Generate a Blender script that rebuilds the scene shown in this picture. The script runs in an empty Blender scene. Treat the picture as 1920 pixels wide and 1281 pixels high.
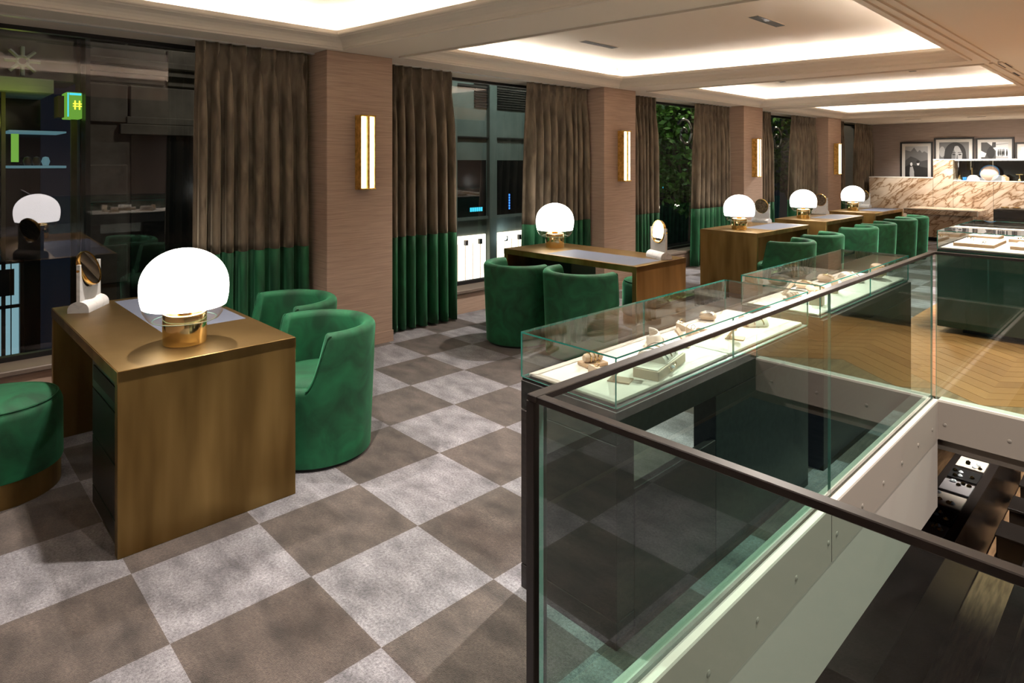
import bpy, bmesh, math, random
from mathutils import Vector, Matrix
PI = math.pi
C = bpy.context.scene.collection
SC = bpy.context.scene

# ------------------------------------------------------------------ camera, world, exposure
cam_d = bpy.data.cameras.new('camera'); cam = bpy.data.objects.new('camera', cam_d); C.objects.link(cam)
cam_d.sensor_width = 36.0; cam_d.lens = 22.347; cam_d.shift_y = -0.1737
cam_d.clip_start = 0.02; cam_d.clip_end = 200
cam.location = (0, 0, 1.6); cam.rotation_euler = (PI/2, 0, math.radians(46.273))
SC.camera = cam
W = bpy.data.worlds.new('night'); SC.world = W; W.use_nodes = True
W.node_tree.nodes['Background'].inputs[0].default_value = (0.010, 0.014, 0.022, 1)
W.node_tree.nodes['Background'].inputs[1].default_value = 0.35
SC.view_settings.view_transform = 'Standard'; SC.view_settings.look = 'None'
SC.view_settings.exposure = 0.62; SC.view_settings.gamma = 1.0; SC.view_settings.use_curve_mapping = False
cy = SC.cycles
cy.use_denoising = True; cy.max_bounces = 8; cy.diffuse_bounces = 3; cy.glossy_bounces = 4; cy.adaptive_threshold = .03
cy.transmission_bounces = 6; cy.transparent_max_bounces = 40
cy.caustics_reflective = False; cy.caustics_refractive = False; cy.sample_clamp_indirect = 4.0

WARM = (1.0, 0.91, 0.82); NEUTRAL = (1.0, 0.93, 0.85)
K_COVE = 50.0; K_SPOT = 205.0; K_LAMP = 4.5

# ------------------------------------------------------------------ materials
MATS = {}
def nd(nt, t, **kw):
    n = nt.nodes.new(t)
    for k, v in kw.items(): setattr(n, k, v)
    return n
def base_mat(name):
    m = bpy.data.materials.new(name); m.use_nodes = True
    nt = m.node_tree; b = nt.nodes['Principled BSDF']; MATS[name] = m
    return m, nt, b
def setp(b, **kw):
    al = dict(base='Base Color', rough='Roughness', metal='Metallic', spec='Specular IOR Level', sheen='Sheen Weight', sheen_r='Sheen Roughness', sheen_t='Sheen Tint', coat='Coat Weight', coat_r='Coat Roughness', emit='Emission Color', emit_s='Emission Strength', aniso='Anisotropic', trans='Transmission Weight', ior='IOR')
    for k, v in kw.items():
        i = b.inputs[al[k]]
        if isinstance(v, tuple) and len(v) == 3: v = (*v, 1)
        i.default_value = v
def plain(name, base, rough=.5, metal=0., **kw):
    m, nt, b = base_mat(name); setp(b, base=base, rough=rough, metal=metal, **kw); return m
def noisy(name, c1, c2, scale=(1, 1, 1), nscale=5., detail=4., lo=.35, hi=.65, rough=.5, metal=0., bump=0., bscale=300., coords='pos', dist=0., **kw):
    m, nt, b = base_mat(name); setp(b, rough=rough, metal=metal, **kw)
    if coords == 'pos': src = nd(nt, 'ShaderNodeNewGeometry').outputs['Position']
    else: src = nd(nt, 'ShaderNodeTexCoord').outputs['Object']
    mp = nd(nt, 'ShaderNodeMapping'); mp.inputs['Scale'].default_value = scale
    nt.links.new(src, mp.inputs[0])
    n = nd(nt, 'ShaderNodeTexNoise'); n.inputs['Scale'].default_value = nscale; n.inputs['Detail'].default_value = detail; n.inputs['Distortion'].default_value = dist
    nt.links.new(mp.outputs[0], n.inputs['Vector'])
    r = nd(nt, 'ShaderNodeValToRGB'); r.color_ramp.elements[0].position = lo; r.color_ramp.elements[1].position = hi
    r.color_ramp.elements[0].color = (*c1, 1); r.color_ramp.elements[1].color = (*c2, 1)
    nt.links.new(n.outputs['Fac'], r.inputs[0]); nt.links.new(r.outputs[0], b.inputs['Base Color'])
    if bump:
        n2 = nd(nt, 'ShaderNodeTexNoise'); n2.inputs['Scale'].default_value = bscale; n2.inputs['Detail'].default_value = 2
        nt.links.new(src, n2.inputs['Vector'])
        bp = nd(nt, 'ShaderNodeBump'); bp.inputs['Strength'].default_value = bump; bp.inputs['Distance'].default_value = .004
        nt.links.new(n2.outputs['Fac'], bp.inputs['Height']); nt.links.new(bp.outputs[0], b.inputs['Normal'])
    return m
def emitter(name, col, s):
    m, nt, b = base_mat(name); setp(b, base=(.02, .02, .02), emit=col, emit_s=s); return m
def clear_glass(name, tint, boost=1.0, ior=1.5, gl=(1, 1, 1)):
    """thin sheet: tinted see-through + mirror reflection by angle (both faces of the sheet counted on the front one)"""
    m = bpy.data.materials.new(name); m.use_nodes = True; nt = m.node_tree; MATS[name] = m
    for n in list(nt.nodes): nt.nodes.remove(n)
    out = nd(nt, 'ShaderNodeOutputMaterial'); mix = nd(nt, 'ShaderNodeMixShader')
    tr = nd(nt, 'ShaderNodeBsdfTransparent'); tr.inputs[0].default_value = (*tint, 1)
    g = nd(nt, 'ShaderNodeBsdfGlossy'); g.inputs['Roughness'].default_value = 0.0; g.inputs[0].default_value = (*gl, 1)
    fr = nd(nt, 'ShaderNodeFresnel'); fr.inputs[0].default_value = ior
    geo = nd(nt, 'ShaderNodeNewGeometry')
    a = nd(nt, 'ShaderNodeMath', operation='ADD'); a.inputs[1].default_value = 1.0
    d = nd(nt, 'ShaderNodeMath', operation='DIVIDE'); m2 = nd(nt, 'ShaderNodeMath', operation='MULTIPLY'); m2.inputs[1].default_value = 2*boost
    nb = nd(nt, 'ShaderNodeMath', operation='SUBTRACT'); nb.inputs[0].default_value = 1.0
    m3 = nd(nt, 'ShaderNodeMath', operation='MULTIPLY', use_clamp=True)
    L = nt.links.new
    L(fr.outputs[0], m2.inputs[0]); L(fr.outputs[0], a.inputs[0]); L(m2.outputs[0], d.inputs[0]); L(a.outputs[0], d.inputs[1])
    L(geo.outputs['Backfacing'], nb.inputs[1]); L(d.outputs[0], m3.inputs[0]); L(nb.outputs[0], m3.inputs[1])
    L(m3.outputs[0], mix.inputs[0]); L(tr.outputs[0], mix.inputs[1]); L(g.outputs[0], mix.inputs[2]); L(mix.outputs[0], out.inputs[0])
    return m

def make_materials():
    # carpet: cloudy cut pile
    for nm, c1, c2 in (('carpet_light', (.105, .100, .112), (.33, .318, .345)), ('carpet_dark', (.024, .0165, .0135), (.118, .090, .077))):
        m = noisy(nm, c1, c2, scale=(1, 1.7, 1), nscale=6.0, detail=9, lo=.27, hi=.72, rough=.95, bump=.9, bscale=300, sheen=.25, sheen_r=.5, dist=.15)
        nt = m.node_tree; b = nt.nodes['Principled BSDF']; ramp = [n for n in nt.nodes if n.type == 'VALTORGB'][0]
        n3 = nd(nt, 'ShaderNodeTexNoise'); n3.inputs['Scale'].default_value = 95; n3.inputs['Detail'].default_value = 5; n3.inputs['Roughness'].default_value = .8
        geo = nd(nt, 'ShaderNodeNewGeometry'); nt.links.new(geo.outputs['Position'], n3.inputs['Vector'])
        mr = nd(nt, 'ShaderNodeMapRange'); mr.inputs[1].default_value = .3; mr.inputs[2].default_value = .7; mr.inputs[3].default_value = .30; mr.inputs[4].default_value = 1.70
        nt.links.new(n3.outputs['Fac'], mr.inputs[0])
        mx = nd(nt, 'ShaderNodeMix', data_type='RGBA', blend_type='MULTIPLY'); mx.inputs[0].default_value = 1
        nt.links.new(ramp.outputs[0], mx.inputs[6]); nt.links.new(mr.outputs[0], mx.inputs[7]); nt.links.new(mx.outputs[2], b.inputs['Base Color'])
    noisy('brass_aged', (.215, .135, .045), (.47, .315, .118), scale=(3, 3, .45), nscale=2.4, detail=2.5, lo=.3, hi=.72, rough=.42, metal=1., bump=.05, bscale=500)
    noisy('brass_top', (.22, .14, .055), (.33, .215, .09), scale=(1, 1, 1), nscale=2.5, detail=3, rough=.38, metal=1., bump=.04, bscale=500)
    noisy('brass_hammered', (.55, .33, .07), (.92, .64, .20), scale=(1, 1, 1), nscale=25, detail=4, rough=.48, metal=1., bump=.5, bscale=90)
    plain('gold', (1.0, .80, .40), .12, 1.)
    plain('gold_rim', (.80, .52, .17), .18, 1.)
    noisy('velvet_green', (.0015, .042, .015), (.007, .135, .052), nscale=6, detail=6, lo=.28, hi=.72, rough=.75, dist=1.2, sheen=.7, sheen_r=.28, sheen_t=(.18, .75, .42), bump=.1, bscale=200, coords='obj')
    noisy('velvet_brown', (.085, .066, .044), (.215, .170, .118), scale=(1, 1, .25), nscale=12, detail=4, rough=.75, sheen=1., sheen_r=.3, sheen_t=(1.0, .86, .64), coords='pos', dist=.6)
    noisy('velvet_band', (.003, .050, .018), (.006, .11, .040), scale=(1, 1, .25), nscale=12, detail=4, rough=.75, sheen=.6, sheen_r=.35, sheen_t=(.25, .75, .42), coords='pos', dist=.6)
    plain('black_satin', (.012, .011, .011), .38)
    noisy('dark_oak', (.012, .009, .008), (.024, .018, .016), scale=(1, 1, 12), nscale=6, rough=.45, bump=.15, bscale=120)
    noisy('dark_stone', (.008, .009, .0085), (.032, .036, .033), nscale=38, detail=6, rough=.42, lo=.3, hi=.8)
    plain('drawer_front', (.016, .018, .016), .32)
    plain('mat_leather', (.10, .112, .15), .55, spec=.3)
    plain('plaster', (.82, .725, .61), .85)
    plain('plaster_trim', (.80, .715, .61), .7)
    plain('slot_black', (.008, .008, .008), .6)
    emitter('cove_led', NEUTRAL, K_COVE)
    # lamp opal
    m, nt, b = base_mat('opal'); setp(b, base=(.85, .85, .85), rough=.15, emit=(1.0, .955, .87), emit_s=K_LAMP)
    emitter('tube_lit', (1.0, .84, .56), 3.2)
    plain('mirror_face', (.9, .9, .9), .02, 1.)
    noisy('agate', (.05, .035, .022), (.20, .15, .10), nscale=40, detail=5, rough=.3)
    noisy('marble_white', (.80, .78, .76), (.55, .53, .52), nscale=14, detail=8, lo=.5, hi=.8, rough=.3, dist=1.5, coords='obj')
    # horizontal grasscloth
    for nm, c1, c2 in (('grasscloth', (.45, .315, .238), (.62, .445, .345)), ('grasscloth_grey', (.25, .19, .165), (.34, .27, .235))):
        noisy(nm, c1, c2, scale=(1.2, 1.2, 42), nscale=3.5, detail=5, lo=.3, hi=.7, rough=.8, bump=.12, bscale=260)
    plain('sill_paint', (.20, .155, .125), .5)
    plain('frame_dark', (.015, .015, .016), .4)
    plain('track_white', (.7, .68, .64), .4)
    clear_glass('window_glass', (.90, .92, .93), boost=1.2, ior=1.52, gl=(.95, .92, 1.0))
    clear_glass('rail_glass', (.80, .92, .88), boost=1.05, ior=1.55)
    clear_glass('case_glass', (.955, .975, .97), boost=1.0, ior=1.5)
    clear_glass('bowl_glass', (.97, .97, .97), boost=1.3, ior=1.5)
    plain('glass_edge', (.025, .25, .20), .10, spec=.8)
    plain('glass_edge_pale', (.12, .28, .24), .15, spec=.8)
    plain('rail_cap', (.022, .018, .017), .42, .2)
    plain('cream_pad', (.74, .67, .58), .75)
    plain('cream_prop', (.58, .44, .31), .65)
    plain('tan_prop', (.44, .29, .17), .65)
    plain('steel', (.55, .55, .55), .25, 1.)
    plain('gem', (.75, .85, .9), .05, spec=1.)
    # fascia paint
    plain('screw_paint', (.30, .27, .24), .35, .3)
    plain('fascia', (.27, .235, .205), .5)
    plain('fascia_low', (.36, .325, .295), .5)
    plain('edge_cream', (.78, .73, .66), .4)
    # oak planks with per-plank tone
    m, nt, b = base_mat('oak'); setp(b, rough=.38)
    tc = nd(nt, 'ShaderNodeTexCoord'); mp = nd(nt, 'ShaderNodeMapping'); mp.inputs['Scale'].default_value = (3, 40, 3)
    oi = nd(nt, 'ShaderNodeObjectInfo'); ad = nd(nt, 'ShaderNodeVectorMath', operation='ADD')
    nt.links.new(tc.outputs['UV'], ad.inputs[0]); nt.links.new(oi.outputs['Random'], ad.inputs[1]); nt.links.new(ad.outputs[0], mp.inputs[0])
    n = nd(nt, 'ShaderNodeTexNoise'); n.inputs['Scale'].default_value = 2.5; n.inputs['Detail'].default_value = 6; nt.links.new(mp.outputs[0], n.inputs['Vector'])
    r = nd(nt, 'ShaderNodeValToRGB'); r.color_ramp.elements[0].color = (.26, .100, .028, 1); r.color_ramp.elements[1].color = (.50, .235, .085, 1)
    mth = nd(nt, 'ShaderNodeMath', operation='MULTIPLY_ADD'); mth.inputs[1].default_value = .5; mth.inputs[2].default_value = -.25
    ad2 = nd(nt, 'ShaderNodeMath', operation='ADD'); nt.links.new(oi.outputs['Random'], mth.inputs[0]); nt.links.new(mth.outputs[0], ad2.inputs[0]); nt.links.new(n.outputs['Fac'], ad2.inputs[1])
    nt.links.new(ad2.outputs[0], r.inputs[0]); nt.links.new(r.outputs[0], b.inputs['Base Color'])
    noisy('oak_far', (.17, .098, .050), (.34, .21, .115), scale=(10, 1, 1), nscale=3, rough=.35)
    # veined marble: warped cells, brown veins on their borders
    m, nt, b = base_mat('marble_vein'); setp(b, rough=.28)
    geo = nd(nt, 'ShaderNodeNewGeometry'); mp0 = nd(nt, 'ShaderNodeMapping'); mp0.inputs['Rotation'].default_value = (0, math.radians(38), 0); nt.links.new(geo.outputs['Position'], mp0.inputs[0])
    mp = nd(nt, 'ShaderNodeMapping'); mp.inputs['Scale'].default_value = (.55, .9, 2.0); nt.links.new(mp0.outputs[0], mp.inputs[0])
    n1 = nd(nt, 'ShaderNodeTexNoise'); n1.inputs['Scale'].default_value = 2.2; n1.inputs['Detail'].default_value = 6; nt.links.new(mp.outputs[0], n1.inputs['Vector'])
    sc_ = nd(nt, 'ShaderNodeVectorMath', operation='SCALE'); sc_.inputs['Scale'].default_value = .95; nt.links.new(n1.outputs['Color'], sc_.inputs[0])
    ad = nd(nt, 'ShaderNodeVectorMath', operation='ADD'); nt.links.new(mp.outputs[0], ad.inputs[0]); nt.links.new(sc_.outputs[0], ad.inputs[1])
    vo = nd(nt, 'ShaderNodeTexVoronoi', feature='DISTANCE_TO_EDGE'); vo.inputs['Scale'].default_value = 3.8; nt.links.new(ad.outputs[0], vo.inputs['Vector'])
    r = nd(nt, 'ShaderNodeValToRGB'); e = r.color_ramp.elements
    e[0].position = .0; e[0].color = (.20, .115, .06, 1); e[1].position = .40; e[1].color = (.74, .63, .51, 1)
    for p, c in ((.025, (.36, .23, .13)), (.06, (.60, .46, .33)), (.13, (.70, .58, .45))): x = e.new(p); x.color = (*c, 1)
    nt.links.new(vo.outputs['Distance'], r.inputs[0])
    n2 = nd(nt, 'ShaderNodeTexNoise'); n2.inputs['Scale'].default_value = 1.6; n2.inputs['Detail'].default_value = 5; nt.links.new(ad.outputs[0], n2.inputs['Vector'])
    r2 = nd(nt, 'ShaderNodeValToRGB'); r2.color_ramp.elements[0].position = .40; r2.color_ramp.elements[0].color = (1, 1, 1, 1); r2.color_ramp.elements[1].position = .68; r2.color_ramp.elements[1].color = (.52, .40, .29, 1)
    nt.links.new(n2.outputs['Fac'], r2.inputs[0])
    mx = nd(nt, 'ShaderNodeMix', data_type='RGBA', blend_type='MULTIPLY'); mx.inputs[0].default_value = 1
    nt.links.new(r.outputs[0], mx.inputs[6]); nt.links.new(r2.outputs[0], mx.inputs[7]); nt.links.new(mx.outputs[2], b.inputs['Base Color'])
    plain('green_lacquer', (.004, .026, .018), .16)
    plain('counter_edge', (.85, .80, .72), .3)
    emitter('ledge_led', (1.0, .90, .74), 5.0)
    plain('picture_black', (.012, .011, .011), .4)
    plain('picture_mount', (.72, .70, .66), .8)
    for i, v in enumerate((.008, .05, .14, .38, .80)): plain('print_grey_%d' % i, (v, v, v), .5)
    # outside
    noisy('night_stone', (.055, .048, .042), (.11, .10, .09), nscale=3, detail=7, rough=.9, bump=.3, bscale=30)
    noisy('concrete', (.16, .19, .17), (.21, .24, .22), nscale=2, detail=5, rough=.85)
    plain('asphalt', (.03, .03, .032), .6)
    plain('dark_pane', (.008, .009, .010), .12)
    emitter('shop_lit', (1.0, .86, .66), 2.2)
    emitter('sign_green', (.22, .55, .06), .5)
    emitter('sign_mark', (.95, .80, .05), 1.6)
    emitter('sign_cyan', (.05, .55, .75), 1.2)
    emitter('sign_blue', (.05, .25, 1.0), 1.6)
    emitter('sign_red', (1.0, .05, .04), 1.6)
    emitter('glow_cyan', (.20, .42, .48), .30)  # cyan glow, also put on the shop shelf and one vase
    emitter('door_glow', (.30, .52, .58), .55)
    emitter('lamp_point', (.75, .95, 1.0), 30)
    emitter('screen_mix', (.25, .6, .08), .5)
    noisy('leaf', (.03, .10, .012), (.10, .24, .03), nscale=6, rough=.5)
    plain('bark', (.06, .045, .03), .9)
    plain('blue_box', (.03, .22, .60), .4)
    plain('blush', (.85, .62, .52), .4)
    plain('lower_dark', (.022, .018, .016), .25)
    plain('brown_panel', (.10, .075, .055), .5)
    plain('grey_tray', (.30, .29, .30), .4)
    plain('jewel_black', (.02, .02, .02), .3)
make_materials()
M = MATS

# ------------------------------------------------------------------ mesh helpers
class B:
    def __init__(s): s.bm = bmesh.new(); s.mi = 0
    def _tag(s, fs):
        for f in fs: f.material_index = s.mi
    def face(s, pts):
        f = s.bm.faces.new([s.bm.verts.new(p) for p in pts]); f.material_index = s.mi; return f
    def box(s, x0, x1, y0, y1, z0, z1, bev=0., seg=1):
        v = [s.bm.verts.new(p) for p in ((x0,y0,z0),(x1,y0,z0),(x1,y1,z0),(x0,y1,z0),(x0,y0,z1),(x1,y0,z1),(x1,y1,z1),(x0,y1,z1))]
        fs = [s.bm.faces.new([v[i] for i in q]) for q in ((3,2,1,0),(4,5,6,7),(0,1,5,4),(1,2,6,5),(2,3,7,6),(3,0,4,7))]
        s._tag(fs)
        if bev > 0:
            es = list({e for f in fs for e in f.edges})
            r = bmesh.ops.bevel(s.bm, geom=es, offset=bev, segments=seg, profile=.5, affect='EDGES'); s._tag(r['faces'])
        return s
    def prism(s, poly, z0, z1, axis='z'):
        """poly: 2D points CCW; axis z: (x,y) ; y: (x,z) extruded along y ; x: (y,z) extruded along x"""
        def P(a, b, h): return {'z': (a, b, h), 'y': (a, h, b), 'x': (h, a, b)}[axis]
        lo = [s.bm.verts.new(P(a, b, z0)) for a, b in poly]; hi = [s.bm.verts.new(P(a, b, z1)) for a, b in poly]
        n = len(poly); fs = []
        fs.append(s.bm.faces.new(lo[::-1])); fs.append(s.bm.faces.new(hi))
        for i in range(n): fs.append(s.bm.faces.new((lo[i], lo[(i+1) % n], hi[(i+1) % n], hi[i])))
        s._tag(fs); return s
    def lathe(s, prof, seg=32, c=(0, 0, 0), sx=1., sy=1., a0=0., a1=2*PI):
        full = abs(a1 - a0 - 2*PI) < 1e-6; n = seg if full else seg + 1; rings = []
        for r, z in prof:
            if r < 1e-6: rings.append([s.bm.verts.new((c[0], c[1], c[2]+z))]*n)
            else: rings.append([s.bm.verts.new((c[0]+sx*r*math.cos(a0+(a1-a0)*i/seg), c[1]+sy*r*math.sin(a0+(a1-a0)*i/seg), c[2]+z)) for i in range(n)])
        for a, b in zip(rings, rings[1:]):
            for i in range(seg):
                j = (i+1) % n; q = []
                for v in (a[i], a[j], b[j], b[i]):
                    if v not in q: q.append(v)
                if len(q) > 2:
                    f = s.bm.faces.new(q); f.material_index = s.mi
        return s
    def tube(s, pts, r, seg=8, closed=False, cap=True):
        pts = [Vector(p) for p in pts]; n = len(pts); rings = []
        up = Vector((0, 0, 1))
        for i, p in enumerate(pts):
            t = (pts[(i+1) % n] - pts[i-1]) if closed else (pts[min(i+1, n-1)] - pts[max(i-1, 0)])
            t.normalize(); u = t.cross(up)
            if u.length < 1e-3: u = t.cross(Vector((1, 0, 0)))
            u.normalize(); w = u.cross(t); rr = r[i] if isinstance(r, (list, tuple)) else r
            rings.append([s.bm.verts.new(p + rr*(math.cos(2*PI*k/seg)*u + math.sin(2*PI*k/seg)*w)) for k in range(seg)])
        for i in range(n if closed else n-1):
            a, b = rings[i], rings[(i+1) % n]
            for k in range(seg):
                f = s.bm.faces.new((a[k], b[k], b[(k+1) % seg], a[(k+1) % seg])); f.material_index = s.mi
        if cap and not closed:
            s._tag([s.bm.faces.new(rings[0]), s.bm.faces.new(rings[-1][::-1])])
        return s
    def grid(s, fn, nu, nv, closed_u=False):
        V = [[s.bm.verts.new(fn(i/nu, j/nv)) for i in range(nu if closed_u else nu+1)] for j in range(nv+1)]
        for j in range(nv):
            for i in range(nu):
                k = (i+1) % nu if closed_u else i+1
                f = s.bm.faces.new((V[j][i], V[j][k], V[j+1][k], V[j+1][i])); f.material_index = s.mi
        return s
    def disc(s, c, r, n, axis='z'):
        pts = []
        for i in range(n):
            a = 2*PI*i/n; x, y = r*math.cos(a), r*math.sin(a)
            pts.append({'z': (c[0]+x, c[1]+y, c[2]), 'y': (c[0]+x, c[1], c[2]+y), 'x': (c[0], c[1]+x, c[2]+y)}[axis])
        s.face(pts); return s
    def xform(s, m):
        bmesh.ops.transform(s.bm, matrix=m, verts=s.bm.verts[:]); return s
    def mesh(s, name, mats, smooth=False, fixn=True):
        if fixn: bmesh.ops.recalc_face_normals(s.bm, faces=s.bm.faces[:])
        me = bpy.data.meshes.new(name); s.bm.to_mesh(me); s.bm.free()
        for m in (mats if isinstance(mats, (list, tuple)) else [mats]): me.materials.append(M[m] if isinstance(m, str) else m)
        if smooth:
            me.polygons.foreach_set('use_smooth', [True]*len(me.polygons))
            if smooth != 'all': me.set_sharp_from_angle(angle=math.radians(38))
        me.update(); return me
def link(name, me, parent=None, loc=(0, 0, 0), rz=0.):
    o = bpy.data.objects.new(name, me); C.objects.link(o); o.location = loc; o.rotation_euler = (0, 0, rz)
    if parent is not None: o.parent = parent
    return o
def obj(name, b, mats, parent=None, smooth=False, loc=(0, 0, 0), rz=0.): return link(name, b.mesh(name, mats, smooth), parent, loc, rz)
def tag(o, label, cat, group=None, kind=None):
    o['label'] = label; o['category'] = cat
    if group: o['group'] = group
    if kind: o['kind'] = kind
    return o
def thing(name, label, cat, loc=(0, 0, 0), rz=0., group=None, kind=None):
    return tag(link(name, None, None, loc, rz), label, cat, group, kind)
def dup(root, loc, rz, label, group=None):
    r = root.copy(); C.objects.link(r); r.location = loc; r.rotation_euler = (0, 0, rz); r['label'] = label
    if group: r['group'] = group
    for ch in root.children:
        c = ch.copy(); C.objects.link(c); c.parent = r
        for g in ch.children:
            d = g.copy(); C.objects.link(d); d.parent = c
    return r

# ------------------------------------------------------------------ dimensions
X_COL, X_CUR, X_LOW, X_PANE = -4.892, -5.13, -5.27, -5.52
COLS = [(2.546, 3.187), (6.258, 6.920), (9.932, 10.611), (13.573, 14.286)]
Z_C, Z_TRAY = 2.55, 2.80
Y_NEAR, Y_BACK = -1.6, 17.1
VX0, VX1, VY0, VY1 = -1.113, 0.10, 1.20, 5.05      # stair void
TRAYS = [((-4.78, -1.0), (0.0, -1.0), (0.0, 3.20), (-4.77, 2.63)),
         ((-4.75, 3.18), (-1.25, 3.60), (-1.30, 7.02), (-4.80, 6.43)),
         ((-4.79, 7.04), (-1.27, 7.40), (-1.30, 10.80), (-4.80, 10.29)),
         ((-4.85, 10.85), (-1.30, 11.20), (-1.30, 14.70), (-4.85, 14.19))]

# ------------------------------------------------------------------ floor
def build_floor():
    b = B()
    for q in ((X_PANE-.1, VX0-.09, Y_NEAR, Y_BACK+.2), (VX0-.09, VX1+.09, Y_NEAR, VY0-.09), (VX0-.09, VX1+.09, VY1+.09, Y_BACK+.2), (VX1+.09, 4.2, Y_NEAR, Y_BACK+.2)):
        b.box(q[0], q[1], q[2], q[3], -.24, -.012)
    fl = obj('floor', b, 'brown_panel'); tag(fl, 'checkered grey and brown carpet floor with oak chevron strip', 'floor', kind='structure')
    # carpet squares
    cache = {}
    def square(x0, x1, y0, y1, light):
        key = (round(x1-x0, 3), round(y1-y0, 3), light)
        if key not in cache:
            t = B(); w, h = x1-x0, y1-y0; e = .004
            t.box(0, w, 0, h, -.0115, 0)
            cache[key] = t.mesh('carpet_square', 'carpet_light' if light else 'carpet_dark')
        link('carpet_square', cache[key], fl, (x0, y0, 0))
    for i in range(-8, 8):
        for j in range(-3, 35):
            x0, y0 = -2.817+.5*i, .64+.5*j; x1, y1 = x0+.5, y0+.5
            light = (i+j) % 2 == 0
            x0 = max(x0, X_LOW+.005); y1 = min(y1, Y_BACK)
            lim = VX0-.085 if y0 < VY1+.04 else -1.90
            if y0 < VY1+.04 < y1 and x1 > -1.90:
                if x0 < -1.9: 
                    pass
                y1c = VY1+.05
                xr = min(x1, lim)
                if xr - x0 > .02: square(x0, xr, y0, y1c, light)
                continue
            x1 = min(x1, lim)
            if x1 - x0 < .02: continue
            square(x0, x1, y0, y1, light)
    # chevron oak planks: strips .5 wide running along Y, planks at 45 degrees
    pw, pitch, half = .5, .165, .5
    def plank_mesh(sgn):
        t = B(); d = sgn*.40
        poly = [(0, 0), (pw, d), (pw, d+pitch-.006), (0, pitch-.006)]
        t.prism(poly, -.0115, 0); me = t.mesh('oak_plank', 'oak')
        uv = me.uv_layers.new(name='UVMap')
        for lp in me.loops:
            c = me.vertices[lp.vertex_index].co; uv.data[lp.index].uv = (c.x*1.3, (c.y - c.x*d/pw))
        return me
    pm = {1: plank_mesh(1), -1: plank_mesh(-1)}
    for k in range(6):
        sg = 1 if k % 2 == 0 else -1; x0 = -1.90+k*pw
        base = VY1+.10 - (0 if sg > 0 else 0) + (0 if sg > 0 else .40)
        for n in range(-3, 32):
            y = base + n*pitch
            lo = min(y, y+sg*.40)
            if lo < VY1+.085: continue
            link('oak_plank', pm[sg], fl, (x0, y, 0))
    b = B()   # short filler at the trimmed ends and the far run of boards
    b.box(-1.90, 1.1, VY1+.085, VY1+.52, -.0118, -.002); b.box(-1.90, 1.1, 10.0, Y_BACK, -.0118, -.002); b.box(1.1, 4.2, VY1+.085, Y_BACK, -.0118, -.002)
    obj('oak_filler', b, 'oak_far', fl)
    b = B(); b.box(VX0-.0, 4.2, Y_NEAR, VY0-.085, -.0118, -.001); b.box(VX1+.085, 4.2, VY0-.085, VY1+.085, -.0118, -.001)
    obj('plain_carpet', b, 'carpet_dark', fl)
build_floor()

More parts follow.
